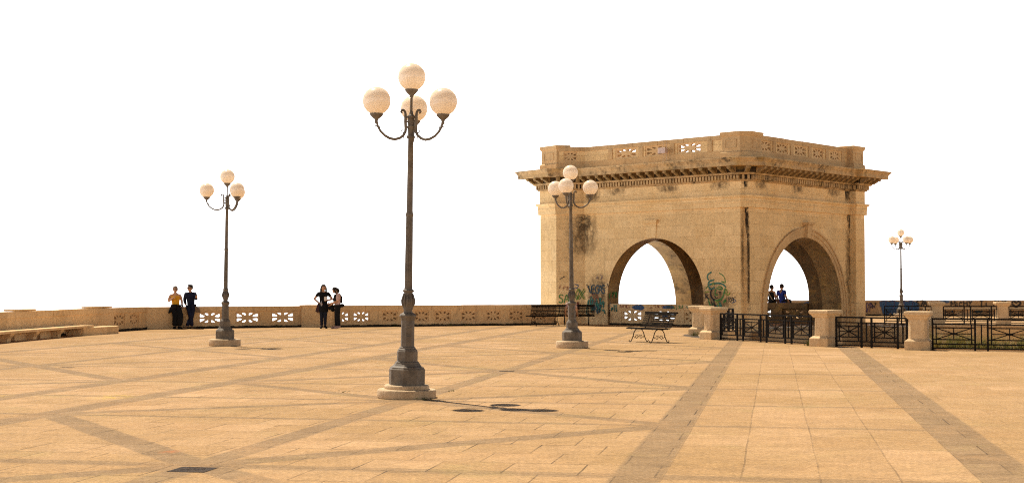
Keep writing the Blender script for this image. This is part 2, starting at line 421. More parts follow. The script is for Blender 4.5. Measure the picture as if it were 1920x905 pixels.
# kerb: low stone edging round the well, standing 4 cm proud of the paving
mb = MB()
rim = [(6.2, 47.6), (6.25, 44.6), (6.5, 43.4), (8.72, 38.75), (10.62, 36.52), (13.35, 34.98), (17.45, 33.72), (26, 32.8)]
for a, b in zip(rim[:-1], rim[1:]):
    d = (Vector(b) - Vector(a)).normalized(); nn = Vector((d.y, -d.x)) * .16
    mb.prism([a, b, (b[0] - nn.x, b[1] - nn.y), (a[0] - nn.x, a[1] - nn.y)], -.02, .045)
tag(mb.build('kerb', M['pier']), kind='structure')
mb = MB()
far = [(17.75, 58.75), (21, 58.05), (34, 57.45)]
for a, b in zip(far[:-1], far[1:]):
    mb.prism([a, b, (b[0], b[1] + .35), (a[0], a[1] + .35)], -.05, .07)
tag(mb.build('far_kerb', M['pier']), kind='structure')
mb = MB(); mb.prism([(5.75, 46.9), (5.9, 45.3), (6.25, 43.6), (6.55, 42.6), (6.6, 43.2), (6.3, 45), (6.3, 48.3), (6.0, 48.2)], -.01, .004)
tag(mb.build('asphalt_patch', paint('old_asphalt', (.09, .065, .045), .9, .3, .2)), kind='structure')

# ------------------------------------------------------------------ pierced stone walls
def rosette(w, h, k=1.0):
    """eight tapering slots pointing at the centre of a panel w x h"""
    base = [[(-.96, .80), (-.86, .82), (-.46, .42), (-.40, .26), (-.50, .17), (-.90, .13), (-.97, .2)],
            [(-.50, .93), (-.20, .93), (-.10, .80), (-.09, .48), (-.15, .42), (-.26, .45), (-.52, .80)]]
    out = []
    for q in base:
        for sx in (1, -1):
            for sy in (1, -1):
                cx, cy = sum(p[0] for p in q) / len(q), sum(p[1] for p in q) / len(q); f_ = .86 if w > .8 else .74
                out.append([((cx + (x - cx) * f_) * sx * w / 2 * .93, (cy + (y - cy) * f_) * sy * h / 2 * .90) for x, y in q])
    return out

def wall_run(parent, off, A, B, z, thick, panels, mats, pz, blind_mat='recess', cop=(.03, .0), plinth=.15, names=('wall', 'plinth', 'coping', 'pierced_panel'), pd=.11):
    """wall from A (left, seen from its front) to B; z=(bottom, panel zone bottom, panel zone top, top); panels=[(centre, width, open?)]"""
    A, B = Vector(A), Vector(B); L = (B - A).length; d = (B - A).normalized(); bk = Vector((-d.y, d.x))
    def P(x, y, zz): return (A.x + d.x * x + bk.x * y, A.y + d.y * x + bk.y * y, zz)
    z0, z1, z2, z3 = z
    holes = [[(c - w / 2, pz[0]), (c + w / 2, pz[0]), (c + w / 2, pz[1]), (c - w / 2, pz[1])] for c, w, o in panels]
    vs, fs = filled([(0, z1), (L, z1), (L, z2), (0, z2)], holes, thick)
    mb = MB(); mb.add([P(*v) for v in vs], fs); mb.build(names[0], mats[0], parent, off=off)
    mb = MB(); mb.prism([P(0, -.02, 0)[:2], P(L, -.02, 0)[:2], P(L, thick + .02, 0)[:2], P(0, thick + .02, 0)[:2]], z0, z1); mb.build(names[1], mats[1], parent, off=off, bevel=.012)
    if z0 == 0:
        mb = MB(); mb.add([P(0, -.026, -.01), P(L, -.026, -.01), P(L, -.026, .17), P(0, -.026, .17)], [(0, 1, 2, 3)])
        ml = mb.build('shade_line', M['shadeline'], parent, off=off)  # strip that paints the shade line onto the plinth
    # coping in separate stones
    n = max(1, round(L / 1.45)); c = cop[0]
    mb = MB()
    for i in range(n):
        x0, x1 = L * i / n + .004, L * (i + 1) / n - .004
        e = random.uniform(-.006, .006)
        mb.prism([P(x0, -c + e, 0)[:2], P(x1, -c + e, 0)[:2], P(x1, thick + c, 0)[:2], P(x0, thick + c, 0)[:2]], z2, z3 + random.uniform(-.008, .004))
    mb.build(names[2], mats[2], parent, off=off, bevel=.018)
    for c, w, o in panels:
        vs, fs = filled([(-w / 2 - .01, -(pz[1] - pz[0]) / 2 - .01), (w / 2 + .01, -(pz[1] - pz[0]) / 2 - .01), (w / 2 + .01, (pz[1] - pz[0]) / 2 + .01), (-w / 2 - .01, (pz[1] - pz[0]) / 2 + .01)],
                        rosette(w, pz[1] - pz[0]), pd)
        mb = MB(); mb.add([P(c + v[0], .03 + v[1], (pz[0] + pz[1]) / 2 + v[2]) for v in vs], fs)
        if not o:
            y = .03 + pd * (.72 if o is False else .5); zc = (pz[0] + pz[1]) / 2; hh = (pz[1] - pz[0]) / 2 - .01
            mb.add([P(c - w / 2 + .01, y + j, zc + q) for j in (0, .03) for q in (-hh, hh)] + [P(c + w / 2 - .01, y + j, zc + q) for j in (0, .03) for q in (-hh, hh)],
                   [(0, 4, 5, 1), (2, 3, 7, 6)], mi=1)
        mb.build(names[3], [mats[3], M[blind_mat]], parent, off=off)
    return P

PM = (M['parapet'], M['parapet'], M['parapet'], M['panel'])
# left arm of the terrace parapet, running away from the camera
par = empty('stone_parapet', (-15.0, 45, 0), 'long tan stone parapet behind the stone bench at the left edge', 'wall')
off = (-15.0, 45, 0)
for A, B, pn in (((-15.6, 28), (-15.4, 41.6), []), ((-15.4, 41.6), (-14.9, 50), []), ((-14.9, 50), (-14.2, 54.3), [(1.75, .9, False), (3.05, .75, False)])):
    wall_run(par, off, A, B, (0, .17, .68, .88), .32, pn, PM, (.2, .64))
for (x, y, l) in ((-15.33, 43.6, 1.5), (-14.92, 50.3, 2.0)):
    mb = MB(); mb.box((x - .12, y, .915), (.42, l, .06), -R(4)); mb.build('raised_coping', M['parapet'], par, off=off, bevel=.02)
# middle arm up to the tower
par2 = empty('stone_parapet', (-6, 58, 0), 'low stone parapet with pierced rosette panels between the corner and the arched pavilion', 'wall')
off = (-6, 58, 0)
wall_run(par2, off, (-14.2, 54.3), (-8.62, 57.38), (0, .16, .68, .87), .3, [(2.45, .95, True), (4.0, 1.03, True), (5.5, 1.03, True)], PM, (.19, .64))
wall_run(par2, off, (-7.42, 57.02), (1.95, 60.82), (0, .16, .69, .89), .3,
         [(.42, .72, True), (1.28, .74, True), (2.5, .66, False), (3.9, .62, False), (4.85, .72, False), (6.01, .68, False), (7.15, .64, False), (8.22, .66, False), (9.3, .62, False)], PM, (.2, .65))
mb = MB(); mb.prism([(-8.68, 57.2), (-7.36, 56.86), (-7.2, 57.4), (-8.5, 57.8)], 0, .86); mb.build('pier', M['parapet'], par2, off=off, bevel=.012)
mb = MB(); mb.prism([(-8.75, 57.13), (-7.3, 56.77), (-7.1, 57.45), (-8.5, 57.9)], .861, .915); mb.build('pier_cap', M['parapet'], par2, off=off, bevel=.015)
mb = MB(); mb.prism([(-14.38, 54.0), (-13.15, 54.75), (-13.35, 55.2), (-14.6, 54.6)], 0, .865); mb.build('pier', M['parapet'], par2, off=off, bevel=.012)

# stone bench against the left parapet
bn = empty('stone_bench', (-14.8, 42, 0), 'long low stone bench on blocks along the left parapet', 'bench')
off = (-14.8, 42, 0)
def strip(x0, y0, x1, y1, w, z0, z1):
    d = Vector((x1 - x0, y1 - y0)).normalized(); n = Vector((d.y, -d.x)) * w
    return [(x0, y0), (x0 + n.x, y0 + n.y), (x1 + n.x, y1 + n.y), (x1, y1)], z0, z1
mb = MB()
for k in range(9):
    y0, y1 = 30.2 + k * 1.95, 30.2 + k * 1.95 + 1.94
    fx = lambda y: -15.56 + (y - 30) * .0205 + max(0, y - 41.6) * .040
    mb.prism(*strip(fx(y0) + .03, y0, fx(y1) + .03, y1, .56, .265, .335))
mb.build('seat', M['parapet'], bn, off=off, bevel=.015)
for k in range(9):
    y = 31.4 + k * 1.95
    if y > 47: break
    mb = MB(); x = fx(y) + .04
    prof = [(0, 0), (.38, 0), (.40, .11), (.48, .19), (.51, .262), (0, .262)]
    mb.loft([[(x + px_, y - .16, pz_) for px_, pz_ in prof], [(x + px_, y + .16, pz_) for px_, pz_ in prof]])
    mb.build('support', M['parapet'], bn, off=off, bevel=.012)
mb = MB()
for k in range(9):
    y0, y1 = 30.4 + k * 1.95, 31.9 + k * 1.95
    if y1 < 47: mb.prism(*strip(fx(y0) + .02, y0, fx(y1) + .02, y1, .2, 0, .235))
mb.build('base_course', M['parapet'], bn, off=off)
mb = MB(); mb.prism([(-15.15, 46.9), (-14.45, 46.9), (-13.95, 49.0), (-14.05, 49.6), (-14.9, 49.7)], 0, .26); mb.build('end_block', M['parapet'], bn, off=off, bevel=.03)

# ------------------------------------------------------------------ arched pavilion
tw = empty('arched_pavilion', (C0.x, C0.y, 0), 'big square tan stone pavilion with round arches and heavy bracketed cornice', 'pavilion')
TO = (C0.x, C0.y, 0)
def arch_outline(x0, x1, z0, z1, cx, r, zc, zb=None):
    """wall outline with an arched doorway cut up from its foot"""
    zb = z0 if zb is None else zb
    pts = [(x0, z0), (cx - r, z0)] + [(cx - r * math.cos(math.pi * k / 40), zc + r * math.sin(math.pi * k / 40)) for k in range(41)] + [(cx + r, z0), (x1, z0), (x1, z1), (x0, z1)]
    return pts
def face(A, B):
    A, B = Vector(A), Vector(B); d = (B - A).normalized(); bk = Vector((-d.y, d.x))
    return lambda x, y, z: (A.x + d.x * x + bk.x * y, A.y + d.y * x + bk.y * y, z)
ZT = 4.95
LR, LZ = 2.54, 1.19         # left-hand arch
RR, RZ = 3.07, .70          # right-hand arch
FL = face(T(9.0, 0), T(0, 0)); FR = face(T(0, 0), T(0, 9.1))
FB = face(T(9.15, 9.1), T(9.15, 0)); FF = face(T(0, 9.15), T(9.1, 9.15))
LC = 9.0 - 4.64; RC = 4.6
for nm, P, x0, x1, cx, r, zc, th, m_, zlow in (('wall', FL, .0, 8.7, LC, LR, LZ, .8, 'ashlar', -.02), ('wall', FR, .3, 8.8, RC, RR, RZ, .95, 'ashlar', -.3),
                                    ('wall', FB, .0, 8.95, 9.1 - 4.7, 3.15, RZ, .95, 'inner_shade', -.02), ('wall', FF, .05, 8.95, 4.64, LR, LZ, .7, 'inner_shade', -.02)):
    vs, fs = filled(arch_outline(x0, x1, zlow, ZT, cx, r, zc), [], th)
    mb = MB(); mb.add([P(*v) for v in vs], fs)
    # the undersides and jambs of the arch get a grimy stone with shade in its colour
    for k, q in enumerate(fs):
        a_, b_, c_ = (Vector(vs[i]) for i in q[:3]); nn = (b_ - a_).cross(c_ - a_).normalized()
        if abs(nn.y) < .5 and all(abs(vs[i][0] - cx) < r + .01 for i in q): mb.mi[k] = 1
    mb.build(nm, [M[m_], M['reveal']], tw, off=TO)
def poly_ab(p): 
    q = [T(*x) for x in p]
    return q if area(q) > 0 else q[::-1]
mb = MB(); mb.prism(poly_ab([(.28, -.003), (1.15, -.003), (1.15, .5), (.5, 1.15), (-.003, 1.15), (-.003, .28), (.28, .28)]), -.3, ZT); mb.build('corner_pier', M['ashlar'], tw, off=TO, bevel=.015)
mb = MB(); mb.prism(poly_ab([(8.2, .4), (8.46, -.004), (9.4, -.87), (10.54, -.66), (10.6, 1.0), (9.1, 1.5)]), 0, ZT); mb.build('corner_pier', M['ashlar'], tw, off=TO, bevel=.015)
mb = MB(); mb.prism(poly_ab([(-.3, 8.49), (-.3, 9.32), (1.0, 9.32), (1.0, 8.8), (.5, 8.49)]), -.3, ZT); mb.build('corner_pier', M['ashlar'], tw, off=TO, bevel=.015)
# entablature, layer by layer round the whole plan
EP = poly_ab([(.25, 0), (8.46, 0), (9.4, -.87), (10.54, -.66), (10.6, 1.0), (9.15, 1.55), (9.15, 9.15), (1.0, 9.15), (1.0, 9.32), (-.3, 9.32), (-.3, 8.49), (0, 8.49), (0, .25)])
def stack(layers):
    mb = MB(); mb.loft([[(x, y, z) for x, y in offset(EP, o)] for z, o in layers]); return mb
stack([(4.90, .075), (5.10, .075), (5.10, .095), (5.28, .095), (5.30, .14), (5.36, .17), (5.39, .17), (5.40, .07)]).build('string_course', M['ashlar'], tw, off=TO)
stack([(5.40, .012), (5.98, .012)]).build('frieze', M['ashlar'], tw, off=TO)
stack([(5.96, .05), (5.99, .09), (6.03, .10)]).build('bed_moulding', M['cornice'], tw, off=TO)
stack([(6.03, .10), (6.22, .10)]).build('dentil_backing', M['soot_shade'], tw, off=TO)
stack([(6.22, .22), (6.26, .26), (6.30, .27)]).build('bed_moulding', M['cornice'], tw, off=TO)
stack([(6.30, .30), (6.535, .30)]).build('bracket_backing', M['soot_shade'], tw, off=TO)
cor = stack([(6.53, .74), (6.53, .78), (6.545, .79), (6.70, .79), (6.71, .82), (6.75, .83), (6.80, .88), (6.85, .90), (6.87, .90), (6.93, .05)]).build('corona', M['cornice'], tw, off=TO, bevel=.012)
# dentils (pattern of one band) and scroll brackets (each one a part)
dn = MB(); br_me = None
def bracket_mesh():
    b = MB(); prof = [(0, 0), (.09, -.02), (.2, .04), (.3, .10), (.40, .11), (.43, .16), (.43, .225), (0, .225)]
    b.loft([[(-.085, -y, z) for y, z in prof], [(.085, -y, z) for y, z in prof]])
    b.tube([(-.09, -.385, .165), (.09, -.385, .165)], .045, 10)
    b.box((0, -.22, .222 - .012), (.20, .46, .02))
    return b
for i in range(len(EP)):
    a, b = Vector(offset(EP, .10)[i]), Vector(offset(EP, .10)[(i + 1) % len(EP)])
    d = (b - a).normalized(); n = Vector((d.y, -d.x)); L = (b - a).length
    mid_ = (a + b) / 2
    if n.dot(Vector((mid_.x, mid_.y)).normalized()) > .55: continue      # faces turned away from the square
    ang = math.atan2(d.y, d.x)
    cnt = int(L / .15)
    for k in range(cnt):
        p = a + d * (L * (k + .5) / cnt) + n * .05
        dn.box((p.x, p.y, 6.118), (.085, .11, .17), ang)
    a2, b2 = Vector(offset(EP, .32)[i]), Vector(offset(EP, .32)[(i + 1) % len(EP)]); L2 = (b2 - a2).length
    if L2 < .5: continue
    cnt = max(1, round(L2 / .46))
    for k in range(cnt):
        p = a2 + d * (L2 * (k + .5) / cnt)
        if br_me is None:
            o = bracket_mesh().build('bracket', M['bracket'], cor); br_me = o.data
        else:
            o = bpy.data.objects.new('bracket', br_me); COL.objects.link(o); o.parent = cor
        o.location = (p.x - TO[0], p.y - TO[1], 6.302); o.rotation_euler = (0, 0, ang)
dn.build('dentil_band', M['cornice'], tw, off=TO)
# attic balustrade
AM = (M['ashlar'], M['carved'], M['carved'], M['panel'])
AN = ('attic_wall', 'attic_plinth', 'attic_coping', 'pierced_panel')
zz = (6.88, 7.25, 7.71, 7.90)
wall_run(tw, TO, T(8.5, .02), T(.35, .02), zz, .3, [(8.5 - 6.15, 1.16, True), (8.5 - 4.5, 1.2, None), (8.5 - 2.8, 1.24, True)], AM, (7.27, 7.69), names=AN)
wall_run(tw, TO, T(.02, .35), T(.02, 8.5), zz, .3, [(1.15, .95, None), (2.5, .85, None), (3.95, .9, None), (5.45, .85, None), (6.9, .8, None)], AM, (7.27, 7.69), names=AN)
wall_run(tw, TO, T(9.35, -.80), T(8.40, .075), zz, .3, [(.55, .6, False)], AM, (7.27, 7.69), names=AN)
for A, B in ((T(10.35, .9), T(10.3, -.55)), (T(8.9, 8.9), T(8.9, 1.5)), (T(.9, 8.9), T(8.8, 8.9))):
    wall_run(tw, TO, A, B, zz, .3, [], AM, (7.27, 7.69), names=AN)
for pl, hi in (([(1.12, -.05), (.25, -.05), (-.05, .25), (-.05, 1.1), (.4, 1.1), (1.12, .4)], 8.0), ([(10.48, -.64), (9.38, -.86), (9.05, -.4), (9.7, .4), (10.45, .4)], 7.99), ([(-.28, 8.35), (-.28, 9.28), (.6, 9.28), (.6, 8.35)], 8.0)):
    q = poly_ab(pl)
    mb = MB(); mb.loft([[(x, y, z) for x, y in offset(q, o)] for z, o in ((6.88, .06), (7.15, .06), (7.2, 0), (hi - .2, 0), (hi - .17, .03), (hi - .12, .06), (hi - .02, .08), (hi, .05))])
    mb.build('attic_pier', M['carved'], tw, off=TO, bevel=.012)
    # sunk field on each long side of the pier
    for i in range(len(q)):
        a, b = Vector(q[i]), Vector(q[(i + 1) % len(q)]); L = (b - a).length
        if L < .7: continue
        d = (b - a).normalized(); n = Vector((d.y, -d.x)); m2 = (a + b) / 2
        if n.dot(Vector((m2.x, m2.y)).normalized()) > .5: continue
        fw, fh = L * .3, .16; zc = (7.2 + hi - .2) / 2
        fr = MB()
        for sx, sz, w_, h_ in ((0, fh, fw * 2 + .04, .03), (0, -fh, fw * 2 + .04, .03), (-fw, 0, .03, fh * 2 - .035), (fw, 0, .03, fh * 2 - .035)):
            p = m2 + d * sx + n * .008
            fr.box((p.x, p.y, zc + sz), (w_, .024, h_), math.atan2(d.y, d.x))
        fr.build('field_frame', M['carved'], tw, off=TO)
# flat pilasters between the pierced panels
for P_, cs in ((face(T(8.5, -.0), T(.35, -.0)), (8.5 - 5.33, 8.5 - 3.66, 8.5 - 7.0, 8.5 - 1.75)), (face(T(-.0, .35), T(-.0, 8.5)), (.45, 1.83, 3.22, 4.7, 6.17, 7.55))):
    for c in cs:
        mb = MB(); q = [P_(x, y, 0)[:2] for x, y in ((c - .12, -.02), (c + .12, -.02), (c + .12, .1), (c - .12, .1))]
        mb.prism(q, 7.252, 7.708); mb.build('attic_pilaster', M['carved'], tw, off=TO, bevel=.01)
# archivolts and keystones
def ring_part(P, cx, r0, r1, zc, y0, y1, zfoot, name, m_):
    n = 48
    out = [(cx - r1, zfoot)] + [(cx - r1 * math.cos(math.pi * k / n), zc + r1 * math.sin(math.pi * k / n)) for k in range(n + 1)] + [(cx + r1, zfoot), (cx + r0, zfoot)] + \
          [(cx + r0 * math.cos(math.pi * k / n), zc + r0 * math.sin(math.pi * k / n)) for k in range(n + 1)] + [(cx - r0, zfoot)]
    vs, fs = filled(out, [], y1 - y0)
    mb = MB(); mb.add([P(x, y + y0, z) for x, y, z in vs], fs); return mb.build(name, M[m_], tw, off=TO, bevel=.012)
ring_part(FL, LC, LR + .006, LR + .47, LZ, -.004, .02, .93, 'archivolt', 'ashlar')
ring_part(FR, RC, RR + .006, RR + .17, RZ, -.025, .02, -.29, 'archivolt', 'carved')
ring_part(FR, RC, RR + .172, RR + .34, RZ, -.05, .02, -.29, 'archivolt', 'carved')
ring_part(FR, RC, RR + .342, RR + .42, RZ, -.085, .02, -.29, 'archivolt', 'carved')
def key(P, cx, z0, z1, w0, w1, dep, name, m_):
    mb = MB(); mb.loft([[P(cx - w / 2, .02, z), P(cx + w / 2, .02, z), P(cx + w / 2, -d, z), P(cx - w / 2, -d, z)] for z, w, d in
                        ((z0, w0, dep * .7), (z0 + (z1 - z0) * .8, w1, dep), (z0 + (z1 - z0) * .82, w1 + .10, dep + .05), (z1 - .03, w1 + .16, dep + .08), (z1, w1 + .16, dep + .08))])
    mb.build(name, M[m_], tw, off=TO, bevel=.01)
key(FL, LC - .14, LZ + LR + .01, 4.52, .50, .58, .05, 'keystone', 'ashlar')
key(FR, RC + .06, RZ + RR + .015, 4.42, .28, .40, .24, 'keystone', 'carved')
# parapets standing in the arches
def arch_parapet(A, B, panels, m2):
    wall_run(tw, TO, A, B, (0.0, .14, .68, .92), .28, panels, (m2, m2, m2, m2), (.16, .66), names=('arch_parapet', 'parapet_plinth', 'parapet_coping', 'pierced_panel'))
arch_parapet(T(7.17, .14), T(2.11, .14), [(7.17 - 5.97, 1.15, True), (7.17 - 4.27, 1.3, True), (7.17 - 2.78, .8, False)], M['parapet'])
arch_parapet(T(2.11, 8.62), T(7.17, 8.62), [(.8, 1.1, True), (2.5, 1.1, True), (4.2, 1.1, True)], M['inner_shade'])
# low panelled base stones on the two faces
mb = MB(); mb.prism([T(1.1, -.10), T(1.1, .1), T(2.0, .1), T(2.0, -.10)][::-1], 0, .74); mb.build('base_panel', M['carved'], tw, off=TO, bevel=.02)

# black run marks of rain water
def decal(P, x0, x1, z0, z1, y=-.005, m_='stain', name='water_stain'):
    mb = MB(); mb.add([P(x0, y, z0), P(x1, y, z0), P(x1, y, z1), P(x0, y, z1)], [(0, 1, 2, 3)])
    return mb.build(name, M[m_], tw, off=TO, uv='unit')
PN = face(T(0.28, .275), T(.0, .275)); PN2 = face(T(.275, -.06), T(.275, .28))
decal(PN, .0, .28, 3.1, 4.93); decal(PN, .13, .28, .05, 3.9, -.007); decal(PN, .14, .29, .0, 2.6, -.009); decal(PN, .10, .29, .3, 4.9, -.011, 'stain_soft'); decal(PN2, .06, .34, 1.2, 4.93, m_='stain_soft')
KB = face(T(9.4, -.87), T(8.46, -.004))
decal(KB, .6, 1.95, 3.8, 5.2, -.006, 'stain_drag'); decal(KB, .3, 2.2, 2.8, 5.1, -.008, 'stain_soft')
decal(FL, .0, 1.0, 3.9, 5.2, m_='stain_drag'); decal(FL, -.3, 1.4, 2.8, 5.1, y=-.007, m_='stain_soft')
FRN = face(T(0, 0), T(0, 9.1))
decal(FRN, 8.15, 8.85, 3.7, 4.92); decal(FRN, 7.95, 8.9, .3, 4.9, -.007, 'stain_soft')
FRF = face(T(-.012, 0), T(-.012, 9.1)); decal(FRF, 7.95, 8.62, 5.1, 5.99, -.006)
FCH = face(T(.25, -.012), T(-.012, .25)); decal(FCH, -.02, .36, 5.41, 5.98, -.004)
decal(FL, 5.9, 8.6, .5, 1.9, m_='stain_soft'); decal(FL, .6, 2.0, .1, 2.4, m_='stain_soft')
FLF = face(T(9.0, -.012), T(0, -.012))
decal(FLF, .5, 1.15, 5.41, 6.05, -.008, 'stain_drag'); decal(FLF, .5, 1.5, 5.41, 6.1, -.006, 'stain_soft')
for x0, x1 in ((1.7, 2.9), (4.4, 5.8), (7.2, 8.3)): decal(FLF, x0, x1, 5.62, 6.1, -.006, 'stain_soft')
for x0, x1 in ((.6, 1.6), (3.4, 4.6), (6.4, 7.8)): decal(FRF, x0, x1, 5.62, 6.1, -.006, 'stain_soft')
# soot along the reveals
decal(face(T(0, 0), T(0, 9.1)), 7.0, 7.58, .6, 2.0, -.006, 'stain_soft')

# ---- spray paint
class Paint:
    def __init__(s, P, origin, scale=1.0): s.P = P; s.o = origin; s.sc = scale; s.mb = {}; s.k = 0
    def stroke(s, pts, col, w=.05, closed=False):
        if closed: pts = list(pts) + [pts[0], pts[1]]
        pts = [Vector((s.o[0] + x * s.sc, s.o[1] + y * s.sc)) for x, y in pts]
        sm = []
        for i in range(len(pts) - 1):                      # Catmull-Rom
            p0, p1, p2, p3 = pts[max(i - 1, 0)], pts[i], pts[i + 1], pts[min(i + 2, len(pts) - 1)]
            for q in range(5):
                u = q / 5
                sm.append(.5 * ((2 * p1) + (p2 - p0) * u + (2 * p0 - 5 * p1 + 4 * p2 - p3) * u * u + (3 * p1 - p0 - 3 * p2 + p3) * u ** 3))
        sm.append(pts[-1])
        s.k += 1; y = -.010 - .0005 * (s.k % 40); mb = s.mb.setdefault(col, MB())
        L, Rr = [], []
        for i, p in enumerate(sm):
            d = (sm[min(i + 1, len(sm) - 1)] - sm[max(i - 1, 0)]); d = d.normalized() if d.length > 1e-6 else Vector((1, 0))
            n = Vector((-d.y, d.x)) * (w / 2 * random.uniform(.8, 1.15))
            L.append(s.P(p.x + n.x, y, p.y + n.y)); Rr.append(s.P(p.x - n.x, y, p.y - n.y))
        k = len(sm)
        mb.add(L + Rr, [(i, i + 1, k + i + 1, k + i) for i in range(k - 1)])
    def blot(s, cx, cz, rx, rz, col):
        s.k += 1; y = -.010 - .0005 * (s.k % 40); mb = s.mb.setdefault(col, MB())
        pts = [(cx + rx * (1 + random.uniform(-.15, .15)) * math.cos(2 * math.pi * i / 16), cz + rz * (1 + random.uniform(-.15, .15)) * math.sin(2 * math.pi * i / 16)) for i in range(16)]
        mb.add([s.P(s.o[0] + x * s.sc, y, s.o[1] + z * s.sc) for x, z in pts], [tuple(range(16))])
    def scrawl(s, x, z, w, h, col, n=4, lw=.035):
        """a row of loops and strokes like a hurried tag"""
        for i in range(n):
            cx = x + w * (i + .5) / n; cw = w / n * .75
            s.stroke([(cx + random.uniform(-cw, cw) * .6, z + h * random.uniform(0, 1)) for _ in range(random.choice((4, 5, 6)))], col, lw)
    def finish(s, parent, off, name='graffiti'):
        for c, mb in s.mb.items(): mb.build(name, SP[c], parent, off=off)

LET = {'M': [[(0, 0), (.02, 1)], [(.02, 1), (.45, .35), (.9, 1)], [(.9, 1), (.95, 0)]], 'i': [[(.2, 0), (.22, .68)], [(.2, .9), (.26, .94)]], 'c': [[(.75, .62), (.4, .72), (.1, .4), (.3, .05), (.75, .1)]],
       'H': [[(0, 0), (.02, 1)], [(.75, 0), (.78, 1)], [(0, .5), (.78, .55)]], 'Y': [[(0, 1), (.35, .5)], [(.8, 1), (.35, .45), (.1, -.15)]], 'T': [[(-.05, 1), (.85, .97)], [(.4, 1), (.38, -.15)]],
       'A': [[(0, 0), (.4, 1), (.8, 0)], [(.15, .4), (.65, .42)]], 'O': [[(.4, 1), (.05, .6), (.15, .05), (.6, 0), (.85, .5), (.6, .95), (.4, 1)]],
       'R': [[(0, 0), (.03, 1)], [(.03, 1), (.7, .85), (.1, .5)], [(.1, .5), (.75, 0)]], 'F': [[(0, 0), (.05, 1)], [(.05, 1), (.7, 1)], [(.03, .55), (.55, .55)]],
       'K': [[(0, 0), (.03, 1)], [(.7, .95), (.05, .5), (.75, 0)]], 'S': [[(.75, .9), (.3, 1), (.1, .7), (.6, .4), (.5, .02), (0, .1)]], 'N': [[(0, 0), (.05, 1)], [(.05, 1), (.65, .05)], [(.65, .05), (.7, 1)]],
       'V': [[(0, 1), (.35, 0), (.75, 1)]], 'E': [[(.7, 1), (0, .95), (0, .02), (.7, 0)], [(0, .5), (.55, .52)]], 'G': [[(.8, .85), (.4, 1), (.05, .5), (.35, 0), (.8, .1), (.8, .45), (.45, .45)]], 'X': [[(0, 0), (.8, 1)], [(0, 1), (.8, 0)]],
       '7': [[(0, 1), (.8, 1), (.25, 0)]], 'Z': [[(0, 1), (.8, .95), (0, .05), (.8, 0)]]}
def word(p, txt, x, z, h, col, lw, adv=1.1):
    for ch in txt:
        if ch != ' ':
            for st in LET[ch]: p.stroke([(x + q[0] * h * .8, z + q[1] * h) for q in st], col, lw)
        x += h * (adv * .8 if ch != 'i' else .5)
    return x

# left wall: x runs from the turret crease (.54) to the near corner (9.0)
g = Paint(FL, (0, 0))
word(g, 'VEGAS', .75, 1.38, .34, 'slate', .06, .68); word(g, 'SX', .95, 1.12, .22, 'red', .03)
g.scrawl(.62, .42, 1.1, .75, 'teal', 6, .075); g.scrawl(.75, .6, .95, .6, 'teal', 5, .06); g.scrawl(.9, .5, .6, .4, 'slate', 3, .05)
word(g, 'ZEN', 1.45, 1.62, .2, 'black', .02); g.scrawl(.7, .8, .9, .5, 'red', 3, .02); g.scrawl(1.2, 1.95, .4, .3, 'violet', 2, .02)
g.scrawl(.6, 1.2, .5, .6, 'black', 2, .018)
# horned face by the near corner
h = Paint(FL, (6.935, .747), .00377)
def hz(*p): return [(x - 140, (620 - y) * .8355) for x, y in p]
for pts, c, w_ in ((((205, 245), (185, 210), (195, 170), (240, 138)), 'teal', .05), (((420, 280), (412, 225), (385, 180), (340, 152)), 'green', .03), (((195, 300), (215, 260), (275, 240)), 'teal', .05), (((365, 262), (420, 280)), 'green', .04),
                   (((190, 310), (250, 292), (330, 284), (395, 305), (425, 340)), 'teal', .05), (((200, 320), (215, 350), (240, 360), (280, 340)), 'teal', .05), (((300, 340), (340, 365), (380, 355), (360, 330), (320, 332)), 'green', .04),
                   (((240, 365), (225, 420), (245, 475), (280, 505)), 'black', .05), (((280, 505), (330, 505), (375, 480), (398, 430), (418, 350)), 'green', .05), (((295, 360), (285, 420), (300, 445), (325, 430)), 'green', .035),
                   (((335, 395), (350, 425)), 'black', .025), (((350, 390), (365, 420)), 'black', .025), (((280, 450), (295, 475), (325, 470)), 'black', .03), (((160, 360), (195, 320)), 'green', .03),
                   (((430, 360), (440, 400), (425, 430), (470, 430), (475, 400)), 'lime', .035), (((200, 490), (215, 560), (240, 585), (260, 545)), 'green', .05), (((230, 520), (250, 560), (245, 590)), 'black', .04), (((270, 510), (275, 560), (300, 595)), 'black', .05),
                   (((310, 590), (345, 545), (360, 580), (375, 620)), 'teal', .07), (((395, 540), (420, 500), (420, 530)), 'green', .05), (((300, 520), (330, 545), (320, 580)), 'lime', .05), (((250, 310), (262, 275), (275, 310)), 'lime', .03), (((210, 400), (180, 395), (150, 410)), 'lime', .03)):
    h.stroke(hz(*pts), c, w_ * 1.45)
for a_, b_ in (((160, 420), (165, 485)), ((200, 430), (165, 455)), ((165, 455), (205, 490))): h.stroke(hz(a_, b_), 'black', .045)
h.finish(tw, TO)
word(g, 'RAF', 8.14, 1.03, .20, 'black', .03, .75); g.stroke([(8.3, 1.0), (8.5, 1.08), (8.35, 1.16)], 'blue', .03)
g.finish(tw, TO)
